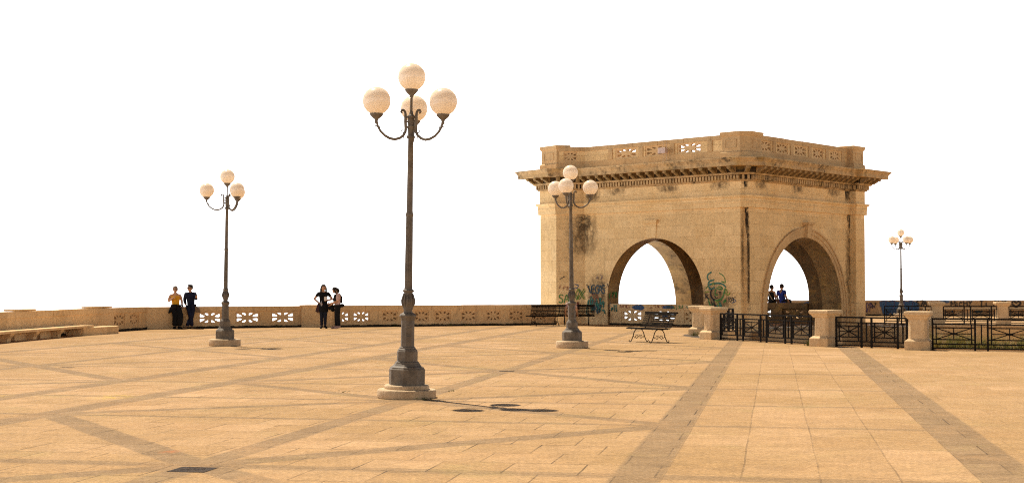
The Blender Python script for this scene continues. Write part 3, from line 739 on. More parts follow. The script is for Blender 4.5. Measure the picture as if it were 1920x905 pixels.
# turret face
g = Paint(KB, (0, 0))
word(g, 'SAN', .1, .95, .36, 'green', .05, .85); word(g, 'XX', .70, 1.1, .48, 'lime', .05, .62); word(g, 'VX', .78, 1.1, .45, 'green', .035, .7)
g.scrawl(.72, .6, .4, .4, 'red', 2, .06); g.scrawl(.55, 1.3, .25, .3, 'blue', 2, .05); g.stroke([(.75, 1.75), (.72, 1.62), (.9, 1.6), (.98, 1.72), (.82, 1.78)], 'blue', .04); g.scrawl(.1, 1.5, .5, .25, 'red', 3, .02); g.stroke([(.15, 2.0), (.38, 2.12)], 'black', .03)
g.finish(tw, TO)
# reveal of the left arch, and its parapet
RV = face((T(7.178, .04)), T(7.178, .78))
g = Paint(RV, (0, 0)); g.scrawl(.05, 1.1, .6, .6, 'green', 3, .06); g.scrawl(.05, .3, .6, .7, 'blue', 3, .09); g.scrawl(.05, .3, .5, .6, 'black', 4, .07); g.finish(tw, TO)
PQ = face(T(7.17, .108), T(2.11, .108))
g = Paint(PQ, (0, 0)); word(g, 'RAFAEL'.replace('L', 'X'), .6, .74, .13, 'red', .022, .9); g.blot(1.5, .78, .22, .11, 'blue'); g.blot(1.72, .77, .2, .12, 'blue'); g.blot(3.1, .80, .2, .08, 'blue'); g.blot(3.3, .80, .2, .08, 'slate')
g.scrawl(2.2, .7, .8, .2, 'red', 4, .02); g.scrawl(3.4, .7, .6, .2, 'green', 4, .03); g.scrawl(4.1, .72, .6, .18, 'teal', 4, .03); g.scrawl(.1, .55, .35, .35, 'teal', 3, .04); g.scrawl(2.9, .3, .3, .3, 'blue', 3, .05)
g.finish(tw, TO)

# flood lamp fixed on the attic
fl = empty('flood_light', (*T(3.98, -.16), 7.3), 'small pinkish flood light box on thin rods on the pavilion roof balustrade', 'flood light', rz=math.atan2(-E1.y, -E1.x))
mb = MB(); mb.box((0, -.06, .12), (.34, .2, .2)); mb.box((0, -.175, .12), (.38, .03, .24)); mb.build('lamp_box', paint('flood_light_paint', (.55, .40, .33), .5), fl, bevel=.012)
mb = MB(); mb.tube([(-.07, .05, -.42), (-.07, .05, .60)], .011, 6); mb.tube([(.10, .05, -.42), (.10, .05, .60)], .011, 6); mb.build('rods', M['beige'] if 'beige' in M else CL['beige'], fl)

# ------------------------------------------------------------------ far terrace wall
fw = empty('graffiti_wall', (24, 80, 0), 'long low far wall covered with black and blue spray paint', 'wall')
FO = (24, 80, 0)
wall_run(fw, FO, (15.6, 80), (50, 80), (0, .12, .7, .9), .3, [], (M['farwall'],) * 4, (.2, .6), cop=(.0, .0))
PW = face((0, 79.978), (10, 79.978))
g = Paint(PW, (0, 0))
for k, (x, w_) in enumerate(((21.45, .26), (21.95, .26), (22.5, .26), (23.0, .26))):
    g.blot(x, .66, w_ * 1.1, .25, 'blue'); g.blot(x + .1, .33, w_ * 1.1, .27, 'blue'); g.blot(x + .2, .55, w_, .28, 'blue')
    g.stroke([(x - .2, .8), (x - .05, .9), (x + .1, .8), (x - .02, .35)], 'violet', .05)
word(g, 'S7A', 23.3, .58, .3, 'black', .075, .85); g.blot(24.95, .82, .3, .08, 'blue')
word(g, 'MicHY', 25.3, .56, .32, 'black', .068, 1.1); word(g, 'Ti', 26.95, .56, .32, 'black', .068, 1.2); word(g, 'AMO', 27.75, .56, .32, 'black', .068, 1.1)
g.stroke([(29.05, .50), (28.80, .72), (28.92, .86), (29.05, .76), (29.18, .86), (29.3, .72), (29.05, .50)], 'black', .10)
g.blot(29.7, .72, .2, .14, 'blue'); g.blot(25.6, .28, .3, .13, 'blue'); g.blot(26.9, .28, .22, .1, 'slate'); g.scrawl(19.4, .2, 1.6, .6, 'violet', 5, .05); g.scrawl(30, .2, 2.5, .6, 'slate', 7, .06); g.scrawl(20.6, .45, .5, .35, 'black', 2, .05); g.blot(17.1, .68, .38, .17, 'blue'); g.scrawl(16.2, .5, .5, .3, 'violet', 3, .04); g.scrawl(30.2, .5, 1.2, .3, 'black', 4, .05)
g.finish(fw, FO)
fb = empty('stone_bench', (25, 79.4, 0), 'stone bench on blocks in front of the far graffiti wall', 'bench')
mb = MB(); 
for k in range(6): mb.box((24.6 + k * 2.02, 79.45, .40), (2.0, .5, .09))
mb.build('seat', M['pier'], fb, off=(25, 79.4, 0), bevel=.015)
for k in range(7):
    mb = MB(); mb.box((23.8 + k * 2.02, 79.5, .177), (1.0 if k % 2 else .5, .36, .354)); mb.build('support', M['farwall'], fb, off=(25, 79.4, 0))

# ------------------------------------------------------------------ street lamps
def make_lamp(angles, label, drum=False):
    r = empty('street_lamp', (0, 0, 0), label, 'street lamp', 'globe street lamps')
    b = MB(); b.lathe([(.43, 0), (.435, .02), (.435, .165), (.42, .185), (.30, .192)] if drum else [(.425, 0), (.43, .02), (.43, .10), (.42, .125), (.33, .13)], 48)
    base = b.build('stone_base', M['lampbase'], r, bevel=.008)
    if not drum:
     b = MB(); b.lathe([(.325, .128), (.33, .14), (.33, .175), (.315, .19), (.2, .192)], 48); b.build('upper_step', M['lampbase'], base)
    o8 = R(22.5)
    def octa(w, z):   # square of side w with cut corners
        c = w * .30; h_ = w / 2
        return [(h_, -h_ + c, z), (h_, h_ - c, z), (h_ - c, h_, z), (-h_ + c, h_, z), (-h_, h_ - c, z), (-h_, -h_ + c, z), (-h_ + c, -h_, z), (h_ - c, -h_, z)]
    def rot8(ring, a): return [(x * math.cos(a) - y * math.sin(a), x * math.sin(a) + y * math.cos(a), z) for x, y, z in ring]
    b = MB(); b.loft([rot8(octa(w, z), R(14)) for w, z in ((.50, .19), (.50, .415), (.475, .43), (.47, .445), (.40, .465), (.345, .50), (.325, .525), (.29, .53), (.29, .675), (.275, .685), (.27, .70), (.235, .715), (.225, .735), (.195, .745), (.19, .76), (.185, 1.13), (.20, 1.15), (.205, 1.165), (.235, 1.185), (.24, 1.205), (.20, 1.225), (.15, 1.24))])
    ped = b.build('pedestal', M['lamp'], r, bevel=.006)
    # raised shield with crest on the pedestal
    s_ = MB(); pts = [(-.045, 1.05), (-.03, 1.065), (0, 1.058), (.03, 1.065), (.045, 1.05), (.045, .99), (.03, .95), (0, .93), (-.03, .95), (-.045, .99)]
    vs, fs = filled(pts, [], .02); s_.add([(x, y - .1105, z) for x, y, z in vs], fs); s_.tube([(-.03, -.112, 1.0), (.03, -.112, 1.03)], .006, 6); s_.box((0, -.1, .89), (.07, .03, .012))
    e = s_.build('shield', M['lamp'], ped); e.rotation_euler = (0, 0, R(14))
    b = MB(); b.lathe([(.075, 1.235), (.065, 1.25), (.062, 1.28), (.075, 1.30), (.07, 1.315), (.08, 1.34), (.092, 1.39), (.09, 1.43), (.075, 1.48), (.064, 1.53), (.07, 1.545), (.088, 1.555), (.088, 1.57), (.06, 1.585)], 24)
    for k in range(12):                                   # acanthus ribs of the vase
        a = 2 * math.pi * k / 12
        b.tube([(math.cos(a) * rr, math.sin(a) * rr, z) for rr, z in ((.07, 1.32), (.092, 1.37), (.097, 1.42), (.08, 1.49), (.07, 1.525))], [.006, .011, .012, .008, .004], 6)
    b.build('vase_collar', M['lamp'], r)
    # fluted shaft
    b = MB(); n = 48; rings = []
    for z, rr in ((1.58, .064), (1.62, .059), (2.1, .056), (2.66, .052)):
        rings.append([((rr * (1 - .10 * (k % 4 == 0))) * math.cos(2 * math.pi * k / n), (rr * (1 - .10 * (k % 4 == 0))) * math.sin(2 * math.pi * k / n), z) for k in range(n)])
    b.loft(rings, True, False)
    b.lathe([(.05, 2.65), (.06, 2.665), (.06, 2.69), (.050, 2.71), (.047, 2.74), (.040, 3.8), (.06, 3.81), (.066, 3.825), (.06, 3.84), (.045, 3.86), (.048, 3.95), (.062, 3.965), (.062, 3.985), (.05, 3.99), (.05, 4.1), (.066, 4.115), (.066, 4.13), (.04, 4.15), (.026, 4.18), (.02, 4.22), (.019, 4.41), (.028, 4.42), (.03, 4.44), (.062, 4.47), (.088, 4.50), (.098, 4.515), (.098, 4.53), (.06, 4.532)], 20)
    b.build('shaft', M['lamp'], r)
    b = MB(); b.ball((0, 0, 4.715), .204, 32, 20); b.build('globe', M['globe'], r)
    for a in angles:
        a = R(a)
        b = MB()
        W = lambda q, z: (q * math.cos(a), q * math.sin(a), z)
        b.tube([W(q, z) for q, z in ((.148, 4.165), (.165, 4.19), (.15, 4.215), (.12, 4.215), (.1, 4.19), (.092, 4.15), (.092, 4.05), (.085, 3.95), (.09, 3.90), (.12, 3.845), (.18, 3.80), (.26, 3.775), (.34, 3.785), (.42, 3.82), (.49, 3.88), (.535, 3.95), (.558, 4.02))],
               [.012, .018, .020, .019, .018, .021, .024, .023, .022, .021, .021, .021, .021, .020, .019, .018, .018], 8)
        b.tube([W(.085, 4.05), W(.045, 4.05)], .014, 6); b.tube([W(.09, 3.98), W(.045, 3.97)], .012, 6)
        b.tube([W(q, z) for q, z in ((.10, 3.885), (.14, 3.885), (.155, 3.905), (.145, 3.93), (.13, 3.92))], [.008, .008, .007, .006, .005], 6)
        b.tube([W(q, z) for q, z in ((.10, 3.87), (.12, 3.82), (.115, 3.79), (.10, 3.80))], [.007, .007, .006, .005], 6)
        b.tube([W(q, z) for q, z in ((.50, 3.89), (.50, 3.95), (.515, 3.975))], [.008, .007, .004], 6)
        b.tube([W(q, z) for q, z in ((.545, 3.95), (.58, 3.955), (.59, 3.98))], [.008, .007, .004], 6)
        arm = b.build('arm', M['lamp'], r)
        c = W(.56, 0)
        b = MB(); b.lathe([(.02, 3.99), (.03, 4.0), (.022, 4.02), (.03, 4.05), (.062, 4.075), (.09, 4.105), (.098, 4.118), (.098, 4.133), (.06, 4.135)], 20, (c[0], c[1], 0)); b.build('cup', M['lamp'], arm)
        b = MB(); b.ball((c[0], c[1], 4.318), .204, 32, 20); b.build('globe', M['globe'], arm)
    return r
l1 = make_lamp((90, 210, 330), 'tall iron lamp with four globes, largest and nearest, in the open square'); l1.location = (-1.545, 20.4, 0); l1.rotation_euler = (0, R(.78), 0)
l2 = make_lamp((190, 310, 70), 'iron four-globe lamp beside the navy and yellow dressed couple', True); l2.location = (-8.0, 38.7, 0); l2.rotation_euler = (0, R(.5), 0)
l3 = make_lamp((15, 135, 255), 'iron four-globe lamp in front of the pavilion and black benches', True); l3.location = (1.62, 37.4, 0); l3.rotation_euler = (0, R(-.5), 0)
l4 = make_lamp((14, 106, 194, 286), 'small distant five-globe lamp right of the pavilion, by the graffiti wall', True); l4.location = (21.88, 78.0, 0)

# ------------------------------------------------------------------ railing piers and iron railings
def make_pier():
    r = empty('stone_pier', (0, 0, 0))
    b = MB(); sq = lambda w, z: [(-w / 2, -w / 2, z), (w / 2, -w / 2, z), (w / 2, w / 2, z), (-w / 2, w / 2, z)]
    b.loft([sq(w, z) for w, z in ((.64, 0), (.64, .215), (.62, .235), (.50, .285))]); b.build('base', M['pier'], r, bevel=.015)
    ch = lambda w, z: [(w/2, -w/2 + .07, z), (w/2, w/2 - .07, z), (w/2 - .07, w/2, z), (-w/2 + .07, w/2, z), (-w/2, w/2 - .07, z), (-w/2, -w/2 + .07, z), (-w/2 + .07, -w/2, z), (w/2 - .07, -w/2, z)]
    b = MB(); b.loft([ch(.49, .28), ch(.47, .80)]); b.build('shaft', M['pier'], r, bevel=.008)
    b = MB(); b.loft([sq(w, z) for w, z in ((.49, .80), (.52, .815), (.56, .86), (.63, .895), (.66, .91), (.66, .985), (.62, 1.0))]); b.build('cap', M['pier'], r, bevel=.015)
    return r
p0 = make_pier()
PIERS = [((6.32, 43.55), 64, 'stone pier at the near left end of the black railing, left of the stairwell'), ((6.42, 47.1), 40, 'stone pier half hidden behind the railing end pier, nearest the arch'),
         ((8.65, 38.3), 52, 'stone pier in the middle of the near railing, before the right arch'), ((10.6, 36.2), 24, 'stone pier farthest right in the near railing, beside tall grass'),
         ((18.63, 60.9), 10, 'far stone pier in front of the blue and black graffiti letters'), ((21.68, 61.4), 8, 'far stone pier next to the painted heart, at the right')]
for i, ((x, y), a, lb) in enumerate(PIERS):
    o = p0 if i == 0 else copy_tree(p0)
    o.location = (x, y, 0); o.rotation_euler = (0, 0, R(-a)); tag(o, lb, 'pier', 'stone piers of the railing')

def railing(A, B, label, first_post=True, zoff=0.0):
    A, B = Vector(A), Vector(B); L = (B - A).length; ang = math.atan2((B - A).y, (B - A).x)
    r = empty('iron_railing', (A.x, A.y, zoff), label, 'railing', 'black iron railings round the stairwell', rz=ang)
    b = MB()
    for z, t in ((.81, .042), (.67, .034), (.165, .034), (.055, .032)): b.box((L / 2, 0, z), (L, t, t))
    b.build('rails', M['iron'], r)
    n = max(1, round(L / 1.13)); w = L / n
    for k in range(n):
        x0 = w * k
        for px_ in (x0 + .02, x0 + w - .29):
            b = MB(); b.box((px_, 0, .405), (.045, .045, .81)); b.build('post', M['iron'], r)
        b = MB(); b.box((x0 + w - .135, 0, .415), (.03, .03, .49)); b.build('baluster', M['iron'], r)
        xa, xb = x0 + .11, x0 + w - .38
        b = MB()
        for xx in (xa, xb): b.box((xx, 0, .415), (.03, .03, .485))
        for z in (.58, .28): b.box(((xa + xb) / 2 , 0, z), (xb - xa + .16, .026, .03))
        xm, zm = (xa + xb) / 2, .43
        b.tube([(xa, .001, .285), (xb, .001, .575)], .015, 6); b.tube([(xa, -.001, .575), (xb, -.001, .285)], .015, 6)
        b.tube([(xm, .002, .285), (xm, .002, .575)], .014, 6); b.tube([(xa, -.002, zm), (xb, -.002, zm)], .014, 6)
        b.tube([(xm, -.02, zm), (xm, .02, zm)], .04, 10)
        b.build('cross_panel', M['iron'], r)
    b = MB(); b.box((L - .02, 0, .405), (.045, .045, .81)); b.build('post', M['iron'], r)
    return r
railing((6.48, 43.2), (8.5, 38.65), 'black iron railing with cross panels between the left and middle near piers', )
railing((8.87, 38.05), (10.38, 36.45), 'short black iron railing with cross panels between the middle and right near piers')
railing((10.88, 36.0), (13.35, 34.85), 'black iron railing in front of tall grass, right of the last near pier')
railing((6.55, 47.4), (8.55, 53.6), 'black iron railing running back to the pavilion corner behind the left piers')
railing((16.3, 60.8), (18.4, 60.85), 'far black railing between the pavilion and the first far pier')
railing((18.9, 60.9), (21.45, 61.35), 'far black railing in front of the black graffiti name')
railing((21.95, 61.4), (25.5, 61.6), 'far black railing right of the pier beside the heart')

# ------------------------------------------------------------------ iron benches
def spiral(cx, cz, r0, turns, start, sgn, n=14):
    return [(cx + r0 * (1 - .75 * i / n) * math.cos(start + sgn * 2 * math.pi * turns * i / n), cz + r0 * (1 - .75 * i / n) * math.sin(start + sgn * 2 * math.pi * turns * i / n)) for i in range(n + 1)]
def make_bench():
    r = empty('iron_bench', (0, 0, 0)); L = 1.55
    prof = [(-.27, .405), (-.22, .43), (-.16, .435), (-.09, .425), (-.02, .412), (.05, .402), (.12, .40), (.19, .415)]
    back = [(.245, .455), (.285, .51), (.315, .57), (.342, .63), (.367, .69), (.39, .75), (.412, .81), (.43, .85)]
    def slats(pts, name):
        b = MB()
        for i, (y, z) in enumerate(pts):
            q = pts[min(i + 1, len(pts) - 1)]; p = pts[max(i - 1, 0)]; a = math.atan2(q[1] - p[1], q[0] - p[0]); c, s_ = math.cos(a), math.sin(a)
            hw, ht = .0175, .009
            b.loft([[(x, y + c * u - s_ * v, z + s_ * u + c * v) for u, v in ((-hw, -ht), (hw, -ht), (hw, ht), (-hw, ht))] for x in (-L / 2, L / 2)])
        return b
    slats(prof, 0).build('seat', M['bench'], r)
    b = slats(back, 0); b.tube([(-L / 2 - .03, .455, .875), (L / 2 + .03, .455, .875)], .028, 10); b.build('backrest', M['bench'], r)
    for x in (-.52, .52):
        b = MB(); Q = lambda pts: [(x, y, z) for y, z in pts]
        full = prof + back; b.tube(Q([(y + .004, z - .02) for y, z in full]), .013, 6)
        for s_ in (-1, 1):
            b.tube(Q([(s_ * .335, .075), (s_ * .355, .04), (s_ * .33, .012), (s_ * .285, .02), (s_ * .25, .08), (s_ * .20, .19), (s_ * .17, .29), (s_ * .11, .37), (s_ * .04, .395), (0, .398)]), [.008, .011, .014, .014, .014, .014, .014, .013, .012, .012], 8)
            b.tube(Q([(s_ * .005, .15)] + [(s_ * (.075 + (y - .075)), z) for y, z in spiral(.075, .15, .068, 1.25, math.pi, -1)]), .009, 6)
            b.tube(Q([(s_ * .15, .12), (s_ * .195, .19)]), .009, 6)
        b.tube(Q([(.19, .39), (.26, .44)]), .012, 6)
        b.build('leg_frame', M['iron'], r)
    b = MB(); Q = lambda x, pts: [(x, y + .012, z) for y, z in pts]
    for x in (-.26, 0, .26): b.tube(Q(x, back), .007, 6)
    b.build('back_straps', M['iron'], r)
    return r
b0 = make_bench()
BEN = [((4.05, 41.1), math.atan2(-.87, .5), 'black slatted iron bench with scroll legs, standing alone in the open near the arch'),
       ((1.40, 59.2), math.atan2(-.35, -.93), 'black slatted bench seen from behind, in sunshine at the end of the parapet'), ((2.78, 59.75), math.atan2(.1, -1.0), 'black slatted bench seen from behind, in shade behind the lamp post against the painted wall')]
for i, ((x, y), a, lb) in enumerate(BEN):
    o = b0 if i == 0 else copy_tree(b0)
    o.location = (x, y, 0); o.rotation_euler = (0, 0, a); tag(o, lb, 'bench', 'black iron benches')

# ------------------------------------------------------------------ drain grates
def make_grate():
    r = empty('drain_grate', (0, 0, 0))
    b = MB()
    for sx, sy, w, d in ((0, .175, .40, .03), (0, -.175, .40, .03), (.185, 0, .03, .318), (-.185, 0, .03, .318)): b.box((sx, sy, .006), (w, d, .012))
    b.build('frame', M['grate'], r)
    holes = []
    for k in range(8):
        a = 2 * math.pi * k / 8
        for r0, r1, hw in ((.03, .075, .008), (.09, .135, .012)):
            holes.append([(math.cos(a) * q - math.sin(a) * e, math.sin(a) * q + math.cos(a) * e) for q, e in ((r0, -hw * .5), (r1, -hw), (r1, hw), (r0, hw * .5))])
    vs, fs = filled([(-.168, -.158), (.168, -.158), (.168, .158), (-.168, .158)], holes, .008)
    b = MB(); b.add([(x, z, .011 - y) for x, y, z in vs], fs); b.build('plate', M['grate'], r)
    b = MB(); b.add([(-.168, -.158, .0022), (.168, -.158, .0022), (.168, .158, .0022), (-.168, .158, .0022)], [(0, 1, 2, 3)]); b.build('sump', M['iron'], r)
    return r
g0 = make_grate()
for i, ((x, y), lb) in enumerate((((-2.82, 12.31), 'square iron drain grate nearest the camera, at the crossing of the dark paving bands'), ((-9.0, 28.1), 'iron drain grate farther left in the paving, below the stone bench'), ((-.1, 26.85), 'iron drain grate in the paving between the near lamp and the benches'))):
    o = g0 if i == 0 else copy_tree(g0)
    o.location = (x, y, -.004); o.rotation_euler = (0, 0, R(-10.7)); o.scale = (.86, .86, .6) if i == 0 else (.7, .55, .5); tag(o, lb, 'drain grate', 'drain grates in the paving')

# ------------------------------------------------------------------ grass and weeds
def leaf_mat(name, c):
    m, t = mat(name)
    ob = t.n('ShaderNodeTexCoord').outputs['Object']
    col = t.mix(t.ramp(t.noise(ob, 3, 3), .35, .65), c, (c[0] * 2.2, c[1] * 1.5, c[2] * 1.2))
    d = t.bsdf(col, .6); tr = t.n('ShaderNodeBsdfTranslucent', {'Color': col}).outputs[0]
    t.out(t.n('ShaderNodeMixShader', {0: .35, 1: d, 2: tr}).outputs[0]); return m
M['grass'] = leaf_mat('tall_grass', (.13, .135, .04)); M['weed'] = leaf_mat('weed_leaf', (.05, .06, .014))
def blades(mb, x, y, z, n, h, spread, w=.012):
    for _ in range(n):
        a = random.uniform(0, 2 * math.pi); q = random.uniform(0, spread); bx, by = x + math.cos(a) * q, y + math.sin(a) * q
        a2 = random.uniform(0, 2 * math.pi); le = random.uniform(.1, .75) * h; hh = h * random.uniform(.5, 1.1)
        dx, dy = math.cos(a2), math.sin(a2); nx, ny = -dy * w, dx * w
        p = [(bx + dx * le * f * f, by + dy * le * f * f, z + hh * (f - .25 * f * f * le / h)) for f in (0, .4, .75, 1)]
        vs = []
        for (qx, qy, qz), k in zip(p, (1, .85, .5, .08)): vs += [(qx + nx * k, qy + ny * k, qz), (qx - nx * k, qy - ny * k, qz)]
        mb.add(vs, [(0, 1, 3, 2), (2, 3, 5, 4), (4, 5, 7, 6)])
mb = MB()
for _ in range(95):
    t_ = random.random(); x = 11.0 + t_ * 5.5; y = 36.5 - (x - 11.0) * .43 + random.uniform(.1, 1.0)
    blades(mb, x, y, -.17, random.randint(30, 60), random.uniform(.4, .72), .16, .009)
tag(mb.build('tall_grass', M['grass']), 'tall uncut grass growing behind the right-hand railing', kind='stuff')
def weed(x, y, n, h, label, sp=.12, z=0.0):
    mb = MB(); blades(mb, 0, 0, 0, n, h, sp, .008)
    for _ in range(n // 2):
        a = random.uniform(0, 6.28); q = random.uniform(0, sp); zz_ = random.uniform(.02, h * .7); s_ = random.uniform(.012, .03)
        c, s2 = math.cos(a), math.sin(a)
        mb.add([(c * q, s2 * q, zz_), (c * (q + s_) - s2 * s_ * .5, s2 * (q + s_) + c * s_ * .5, zz_ + s_ * .3), (c * (q + 2 * s_), s2 * (q + 2 * s_), zz_), (c * (q + s_) + s2 * s_ * .5, s2 * (q + s_) - c * s_ * .5, zz_ + s_ * .3)], [(0, 1, 2, 3)])
    o = mb.build('weed_tuft', M['weed'], None, (x, y, z)); tag(o, label, 'weed', 'weeds in the paving joints')
weed(6.15, 46.4, 40, .22, 'green weed tuft at the foot of the hidden left pier', .2)
weed(8.28, 38.6, 46, .24, 'green weed tuft on the left of the middle near pier', .16)
weed(-1.25, 19.95, 12, .04, 'tiny dry weed at the foot of the nearest lamp base', .12)
weed(-2.6, 21.4, 8, .02, 'flat weed left of the nearest lamp base', .12)
weed(-.95, 21.6, 8, .02, 'flat weed right of the nearest lamp base', .14)
for k, (x, y) in enumerate(((-4.85, 57.95), (-2.6, 58.75), (-1.95, 59.0), (-.75, 59.45), (-9.6, 56.7))):
    weed(x, y, 30, .15, 'small dark weed at the foot of the pierced parapet', .16)

# ------------------------------------------------------------------ people
def skinned(joints, edges, radii, sub=2):
    me = bpy.data.meshes.new('skeleton'); names = list(joints)
    me.from_pydata([joints[n] for n in names], [(names.index(a), names.index(b)) for a, b in edges], [])
    o = bpy.data.objects.new('skeleton', me); COL.objects.link(o)
    md = o.modifiers.new('skin', 'SKIN'); md.use_smooth_shade = True
    for i, n in enumerate(names):
        sv = me.skin_vertices[0].data[i]; rr = radii[n]; sv.radius = rr if isinstance(rr, tuple) else (rr, rr); sv.use_root = (i == 0)
    s_ = o.modifiers.new('sub', 'SUBSURF'); s_.levels = sub; s_.render_levels = sub
    dg = bpy.context.evaluated_depsgraph_get(); dg.update()
    m2 = bpy.data.meshes.new_from_object(o.evaluated_get(dg))
    out = ([tuple(v.co) for v in m2.vertices], [tuple(p.vertices) for p in m2.polygons])
    bpy.data.objects.remove(o); bpy.data.meshes.remove(me); bpy.data.meshes.remove(m2)
    return out
TORSO = {'pelvis': (.14, .115), 'spine': (.138, .11), 'chest': (.155, .115)}
RAD = {'pelvis': (.095, .085), 'spine': (.085, .072), 'chest': (.10, .078), 'neck': .06, 'headb': .055, 'shL': .062, 'shR': .062, 'elL': .047, 'elR': .047, 'wrL': .033, 'wrR': .033, 'haL': .028, 'haR': .028,
       'hipL': .07, 'hipR': .07, 'knL': .06, 'knR': .055, 'anL': .038, 'anR': .038, 'toL': .034, 'toR': .034}
EDG = [('pelvis', 'spine'), ('spine', 'chest'), ('chest', 'neck'), ('neck', 'headb'), ('chest', 'shL'), ('shL', 'elL'), ('elL', 'wrL'), ('wrL', 'haL'), ('chest', 'shR'), ('shR', 'elR'), ('elR', 'wrR'), ('wrR', 'haR'),
       ('pelvis', 'hipL'), ('hipL', 'knL'), ('knL', 'anL'), ('anL', 'toL'), ('pelvis', 'hipR'), ('hipR', 'knR'), ('knR', 'anR'), ('anR', 'toR')]
STAND = {'pelvis': (0, 0, .95), 'spine': (0, 0, 1.12), 'chest': (0, .01, 1.33), 'neck': (0, .01, 1.46), 'headb': (0, -.01, 1.54), 'shL': (.175, .01, 1.395), 'shR': (-.175, .01, 1.395), 'elL': (.23, .03, 1.12), 'elR': (-.23, .03, 1.12),
         'wrL': (.24, -.05, .89), 'wrR': (-.24, -.05, .89), 'haL': (.24, -.08, .81), 'haR': (-.24, -.08, .81), 'hipL': (.09, 0, .89), 'hipR': (-.09, 0, .89), 'knL': (.1, -.01, .49), 'knR': (-.1, -.01, .49),
         'anL': (.1, .03, .08), 'anR': (-.1, .03, .08), 'toL': (.11, -.12, .035), 'toR': (-.11, -.12, .035)}
def person(loc, rz, label, pose, top, top_sleeve, legs, hair, shoes, head=(0, 0, 0), scale=1.0, hair_style='short', legs_w=1.25, extra=None, glasses=False, group=None):
    """pose overrides STAND (x to the figure's left seen from behind ... +x is the viewer's right when it faces the camera, -y)."""
    J = dict(STAND); J.update(pose)
    r = empty('person', (loc[0], loc[1], loc[2] if len(loc) > 2 else 0), label, 'person', group, rz); r.scale = (scale * 1.07, scale * 1.07, scale)
    vs, fs = skinned(J, EDG, RAD)
    b = MB(); b.add(vs, fs, True)
    # head, turned and tilted
    hq = Matrix.Rotation(head[2], 4, 'Z') @ Matrix.Rotation(head[0], 4, 'X') @ Matrix.Rotation(head[1], 4, 'Y')
    hb = Vector(J['headb'])
    HS = 1.16
    Hd = lambda x, y, z: tuple(hb + (hq @ Vector((x * HS, y * HS, (z + .068) * HS))))
    tmp = MB(); tmp.ball((0, 0, 0), (.074, .09, .112), 20, 14)
    def shape(p):
        x, y, z = p
        if z < -.02: x *= 1 - (-.02 - z) * 2.2; y = y * (1 - (-.02 - z) * 1.2) - .008
        return x, y, z
    b.add([Hd(*shape(p)) for p in tmp.v], tmp.f, True)
    t2 = MB(); t2.loft([[(-.010, -.083, .02), (.010, -.083, .02), (0, -.080, .03)], [(-.016, -.098, -.024), (.016, -.098, -.024), (0, -.112, -.015)], [(-.012, -.084, -.034), (.012, -.084, -.034), (0, -.095, -.034)]])
    for sx in (-1, 1): t2.ball((sx * .076, .005, -.005), (.012, .02, .03), 8, 6)
    t2.ball((0, -.083, -.058), (.024, .012, .009), 8, 6)
    b.add([Hd(*p) for p in t2.v], t2.f, True)
    # hands: palm is the last skinned joint; five fingers
    for s_, w, h_ in (('L', 'wrL', 'haL'), ('R', 'wrR', 'haR')):
        d = (Vector(J[h_]) - Vector(J[w])).normalized(); side = d.cross(Vector((0, 1, 0)))
        if side.length < .2: side = d.cross(Vector((1, 0, 0)))
        side.normalize(); nrm = side.cross(d); p0_ = Vector(J[h_])
        for k, (o_, ln) in enumerate(((-.024, .06), (-.008, .07), (.008, .066), (.023, .05))):
            q = p0_ + side * o_ + d * .012
            b.tube([q, q + d * ln * .5 + nrm * .008, q + d * ln * .85 + nrm * .028], [.0095, .0085, .006], 6)
        q = p0_ - d * .02 - side * .024
        b.tube([q, q - side * .022 + d * .024, q - side * .026 + d * .052], [.011, .0095, .007], 6)
    b.build('body', CL['skin'], r)
    # clothes: the same skeleton, a little wider, cut where the garment ends
    def mixp(a, c, f): return tuple(Vector(J[a]).lerp(Vector(J[c]), f))
    Jt = {'hem': tuple(Vector(J['pelvis']) + Vector((0, 0, -.20)))}; Jt.update({k: J[k] for k in ('pelvis', 'spine', 'chest', 'shL', 'shR')}); Jt['neckb'] = mixp('chest', 'neck', .7)
    Rt = {k: (TORSO[k][0] * 1.1, TORSO[k][1] * 1.12) if k in TORSO else RAD[k] * 1.22 for k in ('pelvis', 'spine', 'chest', 'shL', 'shR')}; Rt['neckb'] = .066; Rt['hem'] = (.14, .115)
    Et = [('hem', 'pelvis'), ('pelvis', 'spine'), ('spine', 'chest'), ('chest', 'neckb'), ('chest', 'shL'), ('chest', 'shR')]
    for s_ in 'LR':
        if top_sleeve > 0:
            Jt['sl' + s_] = mixp('sh' + s_, 'el' + s_, min(1, top_sleeve)); Rt['sl' + s_] = .064; Et.append(('sh' + s_, 'sl' + s_))
            if top_sleeve > 1:
                Jt['cu' + s_] = mixp('el' + s_, 'wr' + s_, top_sleeve - 1); Rt['cu' + s_] = .048; Et.append(('sl' + s_, 'cu' + s_))
    if top_sleeve <= 0: Rt['shL'] = Rt['shR'] = .05
    vs, fs = skinned(Jt, Et, Rt); bb = MB(); bb.add(vs, fs, True); bb.build('top', CL[top], r)
    Jl = {'pelvis': tuple(Vector(J['pelvis']) + Vector((0, 0, .12)))}; Rl = {'pelvis': (.172, .14)}; El = []
    for s_ in 'LR':
        for k, rr in (('hip', .112), ('kn', .076 * legs_w / 1.1), ('an', .056 * legs_w / 1.05)):
            Jl[k + s_] = J[k + s_] if k != 'an' else mixp('an' + s_, 'kn' + s_, .04); Rl[k + s_] = rr
        El += [('pelvis', 'hip' + s_), ('hip' + s_, 'kn' + s_), ('kn' + s_, 'an' + s_)]
    vs, fs = skinned(Jl, El, Rl); bb = MB(); bb.add(vs, fs, True); bb.build('trousers', CL[legs], r)
